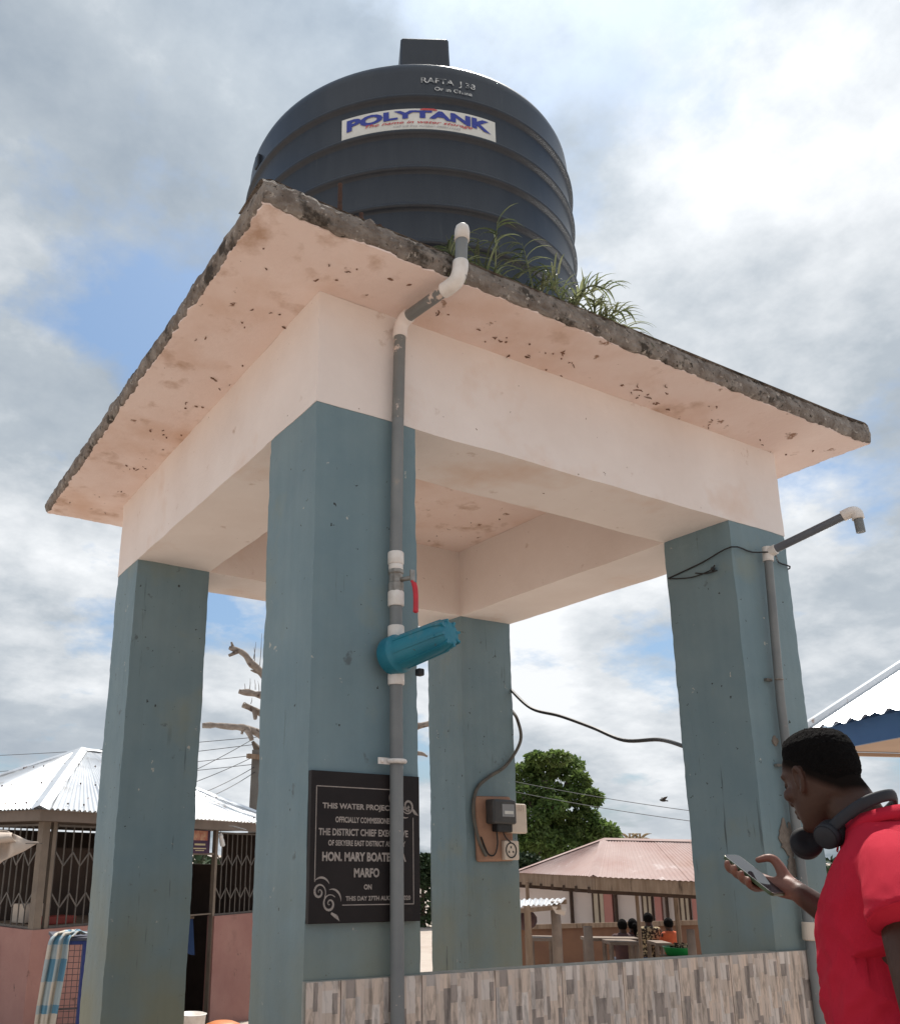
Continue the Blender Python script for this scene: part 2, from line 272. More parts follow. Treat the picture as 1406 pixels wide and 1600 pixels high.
def leafy(m, amount=0.4):
    N, L = m.node_tree.nodes, m.node_tree.links; b = N['Principled BSDF']; out = [n for n in N if n.type == 'OUTPUT_MATERIAL'][0]
    t = N.new('ShaderNodeBsdfTranslucent'); src = b.inputs['Base Color'].links[0].from_socket; L.new(src, t.inputs[0])
    mx = N.new('ShaderNodeMixShader'); mx.inputs[0].default_value = amount; L.new(b.outputs[0], mx.inputs[1]); L.new(t.outputs[0], mx.inputs[2]); L.new(mx.outputs[0], out.inputs[0])
for m_ in (LEAF, GRASSL): leafy(m_)
def cloth_check():
    m = bpy.data.materials.new('blue_check_towel'); m.use_nodes = True
    nt = m.node_tree; N, L = nt.nodes, nt.links; b = N['Principled BSDF']; b.inputs['Roughness'].default_value = 0.95
    uv = N.new('ShaderNodeUVMap'); sp = N.new('ShaderNodeSeparateXYZ'); L.new(uv.outputs[0], sp.inputs[0])
    def band(o, f):
        a = N.new('ShaderNodeMath'); a.operation = 'MULTIPLY'; a.inputs[1].default_value = f; L.new(o, a.inputs[0])
        c = N.new('ShaderNodeMath'); c.operation = 'FRACT'; L.new(a.outputs[0], c.inputs[0])
        g = N.new('ShaderNodeMath'); g.operation = 'GREATER_THAN'; g.inputs[1].default_value = 0.5; L.new(c.outputs[0], g.inputs[0]); return g.outputs[0]
    p = N.new('ShaderNodeMath'); p.operation = 'ADD'; L.new(band(sp.outputs[0], 2.0), p.inputs[0]); L.new(band(sp.outputs[1], 5.0), p.inputs[1])
    h = N.new('ShaderNodeMath'); h.operation = 'MULTIPLY'; h.inputs[1].default_value = 0.5; L.new(p.outputs[0], h.inputs[0])
    lt = N.new('ShaderNodeMath'); lt.operation = 'LESS_THAN'; lt.inputs[1].default_value = 0.74; L.new(sp.outputs[1], lt.inputs[0])
    q = N.new('ShaderNodeMath'); q.operation = 'MULTIPLY'; L.new(h.outputs[0], q.inputs[0]); L.new(lt.outputs[0], q.inputs[1])
    rp = N.new('ShaderNodeValToRGB'); L.new(q.outputs[0], rp.inputs[0]); e = rp.color_ramp.elements
    e[0].position = 0.0; e[0].color = (0.52, 0.47, 0.40, 1); e[1].position = 1.0; e[1].color = (0.10, 0.23, 0.33, 1)
    x = e.new(0.5); x.color = (0.34, 0.40, 0.42, 1)
    L.new(rp.outputs[0], b.inputs['Base Color']); return m
TOWEL = cloth_check()
RAG = mat('printed_rag', (0.56, 0.48, 0.41), (0.48, 0.40, 0.34), 5, 0.95, 0.4, spots=[((0.06, 0.13, 0.05), 6, 0.66, 0.02)])

# ------------------------------------------------------------------ mesh helpers
class MB:
    def __init__(s): s.v = []; s.f = []; s.uv = None
    def add(s, vs, fs):
        o = len(s.v); s.v += [Vector(p) for p in vs]; s.f += [[i+o for i in f] for f in fs]; return s
    def box(s, c, d, rz=0.0, m=None):
        x, y, z = d[0]/2, d[1]/2, d[2]/2
        vs = [Vector(p) for p in ((-x,-y,-z),(x,-y,-z),(x,y,-z),(-x,y,-z),(-x,-y,z),(x,-y,z),(x,y,z),(-x,y,z))]
        mm = m if m is not None else Matrix.Rotation(rz, 3, 'Z')
        return s.add([mm @ p + Vector(c) for p in vs], [(3,2,1,0),(4,5,6,7),(0,1,5,4),(1,2,6,5),(2,3,7,6),(3,0,4,7)])
    def bbox(s, c, d, bv=0.01, rz=0.0, m=None):
        """box with chamfered edges"""
        bm = bmesh.new(); bmesh.ops.create_cube(bm, size=1.0); bmesh.ops.scale(bm, vec=Vector(d), verts=bm.verts)
        bmesh.ops.bevel(bm, geom=list(bm.edges), offset=bv, segments=2, affect='EDGES', profile=0.5)
        mm = m if m is not None else Matrix.Rotation(rz, 3, 'Z')
        bm.verts.index_update()
        vs = [mm @ v.co + Vector(c) for v in bm.verts]; fs = [[v.index for v in f.verts] for f in bm.faces]; bm.free()
        return s.add(vs, fs)
    def bar(s, a, b, w, h, up=(0,0,1)):
        a, b = Vector(a), Vector(b); d = (b-a); L = d.length; d.normalize(); u = Vector(up)
        if abs(d.dot(u)) > 0.99: u = Vector((1,0,0))
        x = d.cross(u).normalized(); u = x.cross(d)
        mm = Matrix((x, d, u)).transposed()
        return s.box((a+b)/2, (w, L, h), m=mm)
    def tube(s, pts, r, n=10, caps=True, jit=0.0, seed=0):
        pts = [Vector(p) for p in pts]; k = len(pts); rr = r if isinstance(r, (list, tuple)) else [r]*k
        t = [(pts[min(i+1,k-1)]-pts[max(i-1,0)]).normalized() for i in range(k)]
        a = Vector((0,0,1)) if abs(t[0].z) < 0.9 else Vector((1,0,0)); nrm = (a - t[0]*a.dot(t[0])).normalized()
        vs = []
        for i in range(k):
            nrm = (nrm - t[i]*nrm.dot(t[i])).normalized(); bn = t[i].cross(nrm)
            for j in range(n):
                q = 2*pi*j/n; ra = rr[i]
                p = pts[i] + (nrm*cos(q)+bn*sin(q))*ra
                if jit: p = pts[i] + (nrm*cos(q)+bn*sin(q))*ra*(1+jit*noise.noise(p*9+Vector((seed,0,0))))
                vs.append(p)
        fs = [(i*n+j, i*n+(j+1)%n, (i+1)*n+(j+1)%n, (i+1)*n+j) for i in range(k-1) for j in range(n)]
        if caps: fs += [tuple(reversed(range(n))), tuple(range((k-1)*n, k*n))]
        return s.add(vs, fs)
    def loft(s, rings, caps=True):
        n = len(rings[0]); vs = [p for r in rings for p in r]; k = len(rings)
        fs = [(i*n+j, i*n+(j+1)%n, (i+1)*n+(j+1)%n, (i+1)*n+j) for i in range(k-1) for j in range(n)]
        if caps: fs += [tuple(reversed(range(n))), tuple(range((k-1)*n, k*n))]
        return s.add(vs, fs)
    def lathe(s, prof, c, n=48, m=None):
        """profile [(r, z)] about z at c"""
        mm = m or Matrix.Identity(3)
        return s.loft([[mm @ Vector((r*cos(2*pi*j/n), r*sin(2*pi*j/n), z)) + Vector(c) for j in range(n)] for r, z in prof])
    def sheet(s, p00, p10, p11, p01, nu, nv, fn=None):
        """grid; fn(p, u, v) returns the moved point"""
        p00, p10, p11, p01 = map(Vector, (p00, p10, p11, p01)); vs = []
        for j in range(nv+1):
            v = j/nv
            for i in range(nu+1):
                u = i/nu; p = (p00*(1-u)+p10*u)*(1-v) + (p01*(1-u)+p11*u)*v
                vs.append(fn(p, u, v) if fn else p)
        w = nu+1
        return s.add(vs, [(j*w+i, j*w+i+1, (j+1)*w+i+1, (j+1)*w+i) for j in range(nv) for i in range(nu)])
    def ball(s, c, r, n=10, k=6, m=None):
        if isinstance(r, (int, float)): r = (r, r, r)
        mm = m or Matrix.Identity(3)
        return s.loft([[mm @ Vector((r[0]*sin(a)*cos(2*pi*j/n), r[1]*sin(a)*sin(2*pi*j/n), -r[2]*cos(a))) + Vector(c) for j in range(n)] for a in [pi*(i+0.15)/(k+0.3) for i in range(k+1)]])
    def build(s, name, material, parent=None, smooth=False, solid=0.0):
        me = bpy.data.meshes.new(name); me.from_pydata([tuple(p) for p in s.v], [], s.f); me.update()
        if s.uv:
            ul = me.uv_layers.new(name='UVMap')
            for lp in me.loops: ul.data[lp.index].uv = s.uv[lp.vertex_index]
        me.materials.append(material)
        if smooth: me.shade_smooth()
        o = bpy.data.objects.new(name, me); COL.objects.link(o)
        if solid:
            md = o.modifiers.new('thickness', 'SOLIDIFY'); md.thickness = solid; md.offset = 0
        if parent is not None:
            o.parent = parent; o.matrix_parent_inverse = PINV.get(parent.name, Matrix.Identity(4))
        return o
PINV = {}
def smooth_angle(o, deg=40):
    me = o.data
    me.shade_smooth()
    bm = bmesh.new(); bm.from_mesh(me)
    for e in bm.edges:
        if len(e.link_faces) == 2 and e.calc_face_angle(0) > radians(deg): e.smooth = False
    bm.to_mesh(me); bm.free(); return o
def tag(o, label=None, cat=None, group=None, kind=None):
    if label: o['label'] = label
    if cat: o['category'] = cat
    if group: o['group'] = group
    if kind: o['kind'] = kind
    return o
def thing(name, label, cat, loc=(0,0,0), group=None, local=False, rz=0.0):
    """an Empty at the thing's base; its parts are given in place coordinates unless local"""
    o = bpy.data.objects.new(name, None); COL.objects.link(o); o.location = loc; o.rotation_euler = (0, 0, rz); o.empty_display_size = 0.1
    if not local: PINV[o.name] = (Matrix.Translation(Vector(loc)) @ Matrix.Rotation(rz, 4, 'Z')).inverted()
    return tag(o, label, cat, group)
def sub(o):   # lets a part carry sub-parts given in the same coordinates
    PINV[o.name] = Matrix.Identity(4) if o.parent is None else Matrix.Identity(4); return o
def rough_faces(mb, x0, x1, y0, y1, z0, z1, step=0.045, amp=0.006, faces='xXyYzZ', fq=3.5, chip=0.0):
    cxm, cym = (x0+x1)/2, (y0+y1)/2
    def fn(p, u, v):
        if chip and min(abs(p.x-x0), abs(p.x-x1)) < 0.012 and min(abs(p.y-y0), abs(p.y-y1)) < 0.012:
            k = chip*(0.12+max(0, noise.noise(p*9)-0.12)*1.4+max(0, noise.noise(p*31)-0.3)*1.0); p = p + Vector((math.copysign(k, cxm-p.x), math.copysign(k, cym-p.y), 0))
        d = Vector((noise.noise(p*fq), noise.noise(p*fq+Vector((9,0,0))), noise.noise(p*fq+Vector((0,7,0)))))
        d2 = Vector((noise.noise(p*23), noise.noise(p*23+Vector((9,0,0))), 0))
        return p + d*amp + d2*amp*0.4
    nx, ny, nz = [max(1, int(abs(a)/step)) for a in (x1-x0, y1-y0, z1-z0)]
    if 'y' in faces: mb.sheet((x0,y0,z0),(x1,y0,z0),(x1,y0,z1),(x0,y0,z1),nx,nz,fn)
    if 'Y' in faces: mb.sheet((x1,y1,z0),(x0,y1,z0),(x0,y1,z1),(x1,y1,z1),nx,nz,fn)
    if 'x' in faces: mb.sheet((x0,y1,z0),(x0,y0,z0),(x0,y0,z1),(x0,y1,z1),ny,nz,fn)
    if 'X' in faces: mb.sheet((x1,y0,z0),(x1,y1,z0),(x1,y1,z1),(x1,y0,z1),ny,nz,fn)
    if 'z' in faces: mb.sheet((x0,y1,z0),(x1,y1,z0),(x1,y0,z0),(x0,y0,z0),nx,ny,fn)
    if 'Z' in faces: mb.sheet((x0,y0,z1),(x1,y0,z1),(x1,y1,z1),(x0,y1,z1),nx,ny,fn)
    return mb
def text_geo(body, size=1.0, align='LEFT', bold=0.0, shear=0.0, res=3):
    cu = bpy.data.curves.new('t', 'FONT'); cu.body = body; cu.size = size; cu.align_x = align; cu.offset = bold; cu.shear = shear; cu.resolution_u = res
    o = bpy.data.objects.new('t', cu); COL.objects.link(o)
    dg = bpy.context.evaluated_depsgraph_get(); me = bpy.data.meshes.new_from_object(o.evaluated_get(dg))
    vs = [v.co.copy() for v in me.vertices]; fs = [list(p.vertices) for p in me.polygons]
    bpy.data.objects.remove(o); bpy.data.curves.remove(cu); bpy.data.meshes.remove(me)
    return vs, fs
def fit_text(body, w, h, bold=0.0, shear=0.0):
    """text scaled into a w x h box with its lower left corner at 0, 0"""
    vs, fs = text_geo(body, 1.0, bold=bold, shear=shear)
    x0, x1 = min(p.x for p in vs), max(p.x for p in vs); y0, y1 = min(p.y for p in vs), max(p.y for p in vs)
    return [Vector(((p.x-x0)/(x1-x0)*w, (p.y-y0)/(y1-y0)*h, 0)) for p in vs], fs
def remeshed(mb, name, material, parent, voxel, smooth_it=4, post=None):
    o = mb.build('tmp', material); md = o.modifiers.new('r', 'REMESH'); md.mode = 'VOXEL'; md.voxel_size = voxel; md.use_smooth_shade = True
    if smooth_it:
        ms = o.modifiers.new('s', 'SMOOTH'); ms.factor = 0.5; ms.iterations = smooth_it
    dg = bpy.context.evaluated_depsgraph_get(); me = bpy.data.meshes.new_from_object(o.evaluated_get(dg)); me.name = name
    old = o.data; bpy.data.objects.remove(o); bpy.data.meshes.remove(old)
    if post:
        cn = [(v.co.copy(), v.normal.copy()) for v in me.vertices]
        me.vertices.foreach_set('co', [x for c_, n_ in cn for x in post(c_, n_)]); me.update()
    me.materials.clear(); me.materials.append(material); me.shade_smooth()
    r = bpy.data.objects.new(name, me); COL.objects.link(r)
    if parent is not None: r.parent = parent; r.matrix_parent_inverse = PINV.get(parent.name, Matrix.Identity(4))
    return r
def catmull(pts, k=6):
    pts = [Vector(p) for p in pts]; out = []
    for i in range(len(pts)-1):
        a, b, c, d = pts[max(i-1,0)], pts[i], pts[i+1], pts[min(i+2,len(pts)-1)]
        for j in range(k):
            t = j/k; out.append(0.5*((2*b)+(c-a)*t+(2*a-5*b+4*c-d)*t*t+(3*b-a-3*c+d)*t**3))
    return out+[pts[-1]]
def ahead(p): return (Vector(p)-CAM).dot(HF)
def ground_z(p):
    s = ahead(p)
    return 0.0 if s < 5 else (-0.085*(s-5) if s < 20 else -1.275)

# ------------------------------------------------------------------ ground
g = MB()
def gpt(lat, dep):
    p = CAM + HF*dep + HR*lat; p.z = 0; z = ground_z(p)
    return Vector((p.x, p.y, z + (0.02*noise.noise(p*0.6) if dep > 5 else 0.004*noise.noise(p))))
lats = [-1400, -300, -80, -30] + [i*1.0 for i in range(-20, 21)] + [30, 80, 300, 1400]; deps = [-900, -200, -40, -10, -4, -1] + [i*0.8 for i in range(0, 34)] + [30, 40, 60, 100, 300, 1800]
g.add([gpt(a, d) for d in deps for a in lats], [(j*len(lats)+i, j*len(lats)+i+1, (j+1)*len(lats)+i+1, (j+1)*len(lats)+i) for j in range(len(deps)-1) for i in range(len(lats)-1)])
tag(g.build('ground', DIRT, smooth=True), kind='structure')

# ------------------------------------------------------------------ water tower
LX, LY, WX, WY, ZS, ZC, ZT = 3.2, 3.0015, 0.5113, 0.4638, 3.888, 3.341, 4.005
OX, OY = 0.462, 0.389
tower = thing('water_tower', 'concrete water tower with teal columns and pale pink beams carrying a tank', 'water tower', (LX/2, LY/2, 0))
for (x0, y0) in ((0, 0), (0, LY-WY), (LX-WX, 0), (LX-WX, LY-WY)):
    m = rough_faces(MB(), x0, x0+WX, y0, y0+WY, -0.7, ZC, step=0.028, faces='xXyY', chip=0.004)
    m.build('column', TEAL, tower, smooth=True)
m = MB()
rough_faces(m, -0.003, LX+0.003, -0.003, LY+0.003, ZC, ZS+0.002, faces='xXyY')
for (a, b, c, d) in ((WX, LX-WX, WY, LY-WY),):
    q = MB(); rough_faces(q, a, b, c, d, ZC, ZS+0.002, faces='xXyY'); m.add(q.v, [list(reversed(f)) for f in q.f])
for (a, b, c, d) in ((0, LX, 0, WY), (0, LX, LY-WY, LY), (0, WX, WY, LY-WY), (LX-WX, LX, WY, LY-WY)):
    rough_faces(m, a-0.003 if a == 0 else a, b+0.003 if b == LX else b, c-0.003 if c == 0 else c, d+0.003 if d == LY else d, ZC, ZS, faces='z')
m.build('beam', PINK, tower, smooth=True)
# slab with broken cast edge
def perimeter(x0, x1, y0, y1, step):
    out = []
    for a, b in (((x0,y0),(x1,y0)), ((x1,y0),(x1,y1)), ((x1,y1),(x0,y1)), ((x0,y1),(x0,y0))):
        a, b = Vector((*a, 0)), Vector((*b, 0)); n = int((b-a).length/step)
        for i in range(n): out.append((a+(b-a)*(i/n), ((b-a).normalized().cross(Vector((0,0,1))))))
    return out
sx0, sx1, sy0, sy1 = -OX, LX+OY, -OY, LY+OX
per = perimeter(sx0, sx1, sy0, sy1, 0.016)
rings = []
def crag(q): return noise.noise(q*4)*0.006 + noise.noise(q*13)*0.006 + (abs(noise.noise(q*29))-0.25)*0.010 + noise.noise(q*60)*0.005
for k, (z, inn) in enumerate(((ZS+0.006, 0.012), (ZS+0.018, 0.002), (ZS+0.034, -0.002), (ZS+0.05, -0.006), (ZS+0.066, -0.004), (ZS+0.082, 0.0), (ZS+0.098, 0.004), (ZT, 0.014), (ZT+0.010, 0.035), (ZT+0.010, 0.07), (ZT+0.002, 0.25))):
    rg = []
    for p, nrm in per:
        q = Vector((p.x, p.y, z)); c2 = Vector((p.x, p.y, 0))
        up = (noise.noise(c2*2.3)*0.012 + noise.noise(c2*9+Vector((0,0,3)))*0.009 + max(0, noise.noise(c2*15+Vector((0,0,8)))-0.25)*0.06 + abs(noise.noise(c2*40))*0.010)*min(1, max(0, (z-ZS-0.05)/0.06)) + noise.noise(q*33)*0.004
        rg.append(q + nrm*(crag(q)-inn) + Vector((0, 0, up)))
    rings.append(rg)
m = MB(); m.loft(rings, caps=True)
m.build('slab', RAW, tower, smooth=False)
m = MB(); ring = [Vector((p.x, p.y, ZS)) - nrm*(0.018+0.012*noise.noise(p*5)+0.014*noise.noise(p*17)+0.008*noise.noise(p*45)) for p, nrm in per]
ring2 = [p + Vector((0,0,0.008)) for p in ring]
m.loft([ring2, ring], caps=True)
m.build('painted_soffit', SOFF, tower)
for i, (x, y, h) in enumerate(((-0.09, -0.335, 0.17), (0.02, -0.325, 0.09), (0.115, -0.32, 0.075))):
    m = MB(); pts = [(x, y, ZT-0.03+h*t/6) for t in range(0, 8)]
    m.tube(pts, [0.011 if k % 2 else 0.0095 for k in range(8)], 8); m.build('rebar_stub', RUST, tower)
# hanging dry roots and wasp nests under the soffit
nests = [(0.55, -0.16), (0.9, -0.12), (1.35, -0.14), (1.75, -0.09), (1.9, -0.12), (2.05, -0.06), (2.35, -0.2), (-0.12, 0.25), (-0.2, 0.7), (-0.1, 1.3), (-0.2, 1.75), (-0.14, 2.3), (-0.1, 2.75), (0.1, -0.2), (-0.05, -0.16), (1.95, -0.2), (1.2, -0.06)]
m = MB()
def flake(x, y, l):
    a = random.uniform(0, 6.3); b = Vector((x, y, ZS-0.001)); w = random.uniform(0.0018, 0.0045); k = random.uniform(-0.9, 0.9)
    pts = [b+Vector((cos(a+k*t_)*l*t_, sin(a+k*t_)*l*t_*0.7, -random.uniform(0, 0.010)*t_)) for t_ in (0, .35, .7, 1)]
    m.tube(pts, [w*0.6, w*random.uniform(.8, 1.6), w, 0.0008], 5)
for x, y in nests:
    sp_ = random.uniform(0.015, 0.07)
    for k in range(random.choice((1, 2, 2, 4, 8))): flake(x+random.gauss(0, sp_*1.4), y+random.gauss(0, sp_*0.5), random.choice((.008, .014, .02, .03, .06)))
for k in range(40):
    if k % 2: flake(random.uniform(-0.35, LX+0.2), -abs(random.gauss(0.0, 0.12))-0.01, random.uniform(.006, .03))
    else: flake(-abs(random.gauss(0.0, 0.14))-0.01, random.uniform(-0.3, LY+0.3), random.uniform(.006, .03))
for k in range(8): flake(random.uniform(WX, LX-WX), random.uniform(WY, LY-WY), random.uniform(.006, .03))
tag(m.build('mud_flakes', mat('mud', (0.24, 0.135, 0.09), (0.10, 0.06, 0.042), 9, 0.95), tower), kind='stuff')

fl = MB(); fl.sheet((-0.05, 0.15, 0.012), (LX+0.05, 0.15, 0.012), (LX+0.05, LY+0.1, -0.02), (-0.05, LY+0.1, -0.02), 8, 8)  # unseen floor, added and toned for the light it bounces up under the tower
tag(fl.build('bounce_floor', mat('bounce_cement', (0.42, 0.35, 0.30), (0.36, 0.295, 0.25), 2, 0.9, 0.3)), kind='structure')
# tiled wall between the columns
wall = thing('tiled_wall', 'low wall faced with upright wood strip tiles between two teal columns', 'wall', (LX/2, 0, 0))
WTOP = 1.012
m = MB(); m.box((LX/2, 0.025, (WTOP-0.5)/2-0.002), (LX-2*WX, 0.07, WTOP+0.5)); m.box((LX/2, -0.0095, (WTOP-0.5)/2), (LX+0.012, 0.013, WTOP+0.5)); m.build('wall_core', GROUT, wall)
xs = [0.0, 0.143] + [0.143+0.3585*i for i in range(1, 9)] + [LX]
zs = [WTOP, WTOP-0.5, -0.05]
tile_me = None
for r in range(2):
    for i in range(len(xs)-1):
        w = xs[i+1]-xs[i]-0.004; h = zs[r]-zs[r+1]-0.004
        m = MB(); m.bbox(((w/2) if i else 0.3585-w/2, 0, -h/2), (w, 0.008, h), 0.0012)
        o = m.build('tile', TILE, wall)
        o.matrix_parent_inverse = Matrix.Identity(4)
        o.location = (xs[i]+0.002-LX/2 - (0 if i else 0.3585-w), -0.019-random.uniform(0, 0.0015), zs[r]-0.002)

# ------------------------------------------------------------------ tank
TX, TY, TR = 1.342, 1.283, 1.097
tank = thing('water_tank', 'large black ribbed plastic water tank with white sticker on the tower slab', 'tank', (TX, TY, ZT))
prof = [(0.0, ZT-0.02), (TR-0.05, ZT-0.02), (TR-0.01, ZT+0.02), (TR, ZT+0.06)]
ribs = [4.18, 4.43, 4.68, 4.92, 5.17, 5.418, 5.668]
for rz in ribs:
    for dz, dr in ((-0.035, 0), (-0.026, 0.002), (-0.016, 0.017), (-0.006, 0.026), (0.006, 0.026), (0.016, 0.017), (0.026, 0.002), (0.035, 0)):
        if rz+dz > prof[-1][1]+0.002: prof.append((TR+dr, rz+dz))
prof += [(TR, 5.86), (TR-0.004, 5.90), (TR-0.018, 5.935), (TR-0.045, 5.965), (TR-0.09, 5.985), (TR-0.18, 6.005), (TR-0.5, 6.06), (0.25, 6.10), (0.0, 6.105)]
def lathe_r(prof, c, n):
    m = MB(); m.loft([[Vector((c[0]+max(r,0.001)*cos(2*pi*j/n), c[1]+max(r,0.001)*sin(2*pi*j/n), z)) for j in range(n)] for r, z in prof]); return m
o = lathe_r(prof, (TX, TY), 128).build('tank_body', TANK, tank, smooth=True)
lidc = Vector((1.052, 0.665, 0)); lr = radians(-29)
m = MB(); rg = []
for z, s_ in ((5.93, 0.190), (5.99, 0.176), (6.02, 0.166), (6.06, 0.159), (6.33, 0.152), (6.40, 0.151), (6.41, 0.145)):
    rg.append([lidc + Matrix.Rotation(lr, 3, 'Z') @ Vector((s_*sx*(1-c_), s_*sy*(1-d_), 0)) + Vector((0, 0, z)) for sx, sy, c_, d_ in ((-1,-1,.07,0),(1,-1,.07,0),(1,-1,0,.07),(1,1,0,.07),(1,1,.07,0),(-1,1,.07,0),(-1,1,0,.07),(-1,-1,0,.07))])
m.loft(rg); m.build('inlet_box', TANK, tank)
m = MB(); m.bbox((TX+TR*cos(radians(176)), TY+TR*sin(radians(176)), 5.76), (0.05, 0.05, 0.10), 0.008); m.build('lug', TANK, tank)
def wrap(vs, a0, a1, z0, w, off):
    """flat x,y -> tank wall; x 0..w runs from angle a0 to a1"""
    out = []
    for p in vs:
        a = radians(a0+(a1-a0)*p.x/w); out.append(Vector((TX+(TR+off)*cos(a), TY+(TR+off)*sin(a), z0+p.y)))
    return out
A0, A1, SW = -144.0, -96.0, TR*radians(48.0)
m = MB(); n = 32
m.add(wrap([Vector((SW*i/n, y, 0)) for y in (0, 0.143) for i in range(n+1)], A0, A1, 5.447, SW, 0.004), [(i, i+1, n+2+i, n+1+i) for i in range(n)])
stk = m.build('sticker', STICK, tank, smooth=True); sub(stk)
vs, fs = fit_text('POLYTANK', SW*0.93, 1.0, bold=0.05)
def bow(p):
    u = p.x/(SW*0.93); k = abs(u-0.5)*2; top = 0.128-0.004*k; h = 0.055+0.030*k**1.5
    return Vector((p.x+SW*0.035, top-h*(1-p.y), 0))
m = MB(); m.add(wrap([bow(p) for p in vs], A0, A1, 5.447, SW, 0.0085), fs); m.build('lettering', STBLUE, stk)
m = MB()
for (xa, xb, ya, yb) in ((0.502, 0.607, 0.128, 0.136), (0.515, 0.594, 0.1365, 0.1405)):
    k = 6; m.add(wrap([Vector((SW*(xa+(xb-xa)*i/k), y, 0)) for y in (ya, yb) for i in range(k+1)], A0, A1, 5.447, SW, 0.0095), [(i, i+1, k+2+i, k+1+i) for i in range(k)])
m.build('red_bar', STRED, stk)
vs, fs = fit_text('The name in water storage', SW*0.68, 0.026, bold=0.012, shear=0.35)
m = MB(); m.add(wrap([Vector((p.x+SW*0.155, p.y+0.030, 0)) for p in vs], A0, A1, 5.447, SW, 0.0085), fs); m.build('lettering', STRED, stk)
vs, fs = fit_text('Call toll free number: 0800111222', SW*0.42, 0.013, bold=0.01, shear=0.3)
m = MB(); m.add(wrap([Vector((p.x+SW*0.335, p.y+0.012, 0)) for p in vs], A0, A1, 5.447, SW, 0.0085), fs); m.build('lettering', STGREY, stk)
# worn stencil
vs, fs = fit_text('RAFTA  J 38', 0.33, 0.05, bold=0.01)
m = MB(); m.add(wrap(vs, -119.5, -102.5, 5.765, 0.33, 0.005), fs); tag(m.build('worn_stencil', CHALK, tank), kind='stuff'); m = MB()
vs, fs = fit_text('Or in Ghana', 0.24, 0.026, bold=0.01)
m.add(wrap(vs, -115.5, -103.5, 5.725, 0.24, 0.005), fs)
tag(m.build('worn_stencil', CHALK, tank), kind='stuff')

# ------------------------------------------------------------------ down pipe on the near column
pipe = thing('down_pipe', 'grey pipe with valve and blue filter running down the column past the plaque', 'pipe', (0.37, -0.05, 0))
def seg(pts, r, name, mt, par, n=20): 
    o = MB().tube(pts, r, n).build(name, mt, par, smooth=False); smooth_angle(o, 50); return o
PX = lambda z: 0.370 + max(0, (z-2.9))*0.030
seg([(0.455, -0.435, 3.86), (0.468, -0.437, 4.075)], 0.0272, 'pipe', GREYP, pipe)
m = MB(); m.tube([(0.467, -0.437, 4.05), (0.470, -0.437, 4.10), (0.471, -0.437, 4.120), (0.472, -0.437, 4.132), (0.472, -0.437, 4.137)], [0.033, 0.033, 0.029, 0.018, 0.004], 20); m.build('end_cap', WHITEP, pipe, smooth=True)
m = MB(); m.tube(catmull([(0.457, -0.436, 3.935), (0.453, -0.435, 3.89), (0.444, -0.42, 3.848), (0.432, -0.385, 3.833), (0.426, -0.355, 3.832)], 5), 0.0345, 20); m.build('elbow', WHITEP, pipe, smooth=True)
seg([(0.43, -0.37, 3.833), (0.402, -0.085, 3.837)], 0.0272, 'pipe', GREYPINK, pipe)
m = MB(); m.tube(catmull([(0.405, -0.115, 3.838), (0.402, -0.082, 3.835), (0.399, -0.060, 3.818), (0.397, -0.052, 3.788), (0.396, -0.051, 3.755)], 5), 0.0335, 20); m.build('elbow', PINK, pipe, smooth=True)
seg([(PX(3.77), -0.05, 3.77), (PX(3.33), -0.05, 3.33)], 0.0272, 'pipe', GREYPINK, pipe)
seg([(PX(3.33), -0.05, 3.33), (0.370, -0.05, 2.69)], 0.0268, 'pipe', GREYP, pipe)
def coupling(z0, z1, r=0.0345, mt=WHITEP):
    m = MB(); m.tube([(0.37, -0.05, z0), (0.37, -0.05, z0+0.004), (0.37, -0.05, z1-0.004), (0.37, -0.05, z1)], [r-0.003, r, r, r-0.003], 22); o = m.build('coupling', mt, pipe); smooth_angle(o, 50)
coupling(2.645, 2.70); coupling(2.618, 2.646, 0.031)
valve = sub(MB().tube([(0.37, -0.05, 2.62), (0.37, -0.05, 2.605), (0.37, -0.05, 2.60), (0.37, -0.05, 2.565), (0.37, -0.05, 2.56), (0.37, -0.05, 2.52)], [0.034, 0.034, 0.030, 0.030, 0.034, 0.034], 8).build('valve_body', STEEL, pipe))
m = MB(); m.tube([(0.385, -0.07, 2.575), (0.405, -0.115, 2.575)], 0.010, 10); m.bbox((0.408, -0.118, 2.585), (0.022, 0.012, 0.05), 0.003); m.build('valve_stem', STEEL, valve)
m = MB(); m.tube(catmull([(0.402, -0.12, 2.56), (0.412, -0.128, 2.54), (0.416, -0.13, 2.50), (0.416, -0.13, 2.45), (0.415, -0.13, 2.42)], 4), [0.006]*3+[0.011]*12+[0.012, 0.005], 10); m.build('valve_handle', REDV, valve, smooth=True)
coupling(2.46, 2.525)
seg([(0.37, -0.05, 2.47), (0.37, -0.05, 2.36)], 0.0268, 'pipe', GREYP, pipe)
coupling(2.315, 2.375)
coupling(2.125, 2.175); 
seg([(0.37, -0.05, 2.14), (0.372, -0.05, -0.1)], 0.0268, 'pipe', GREYP, pipe)
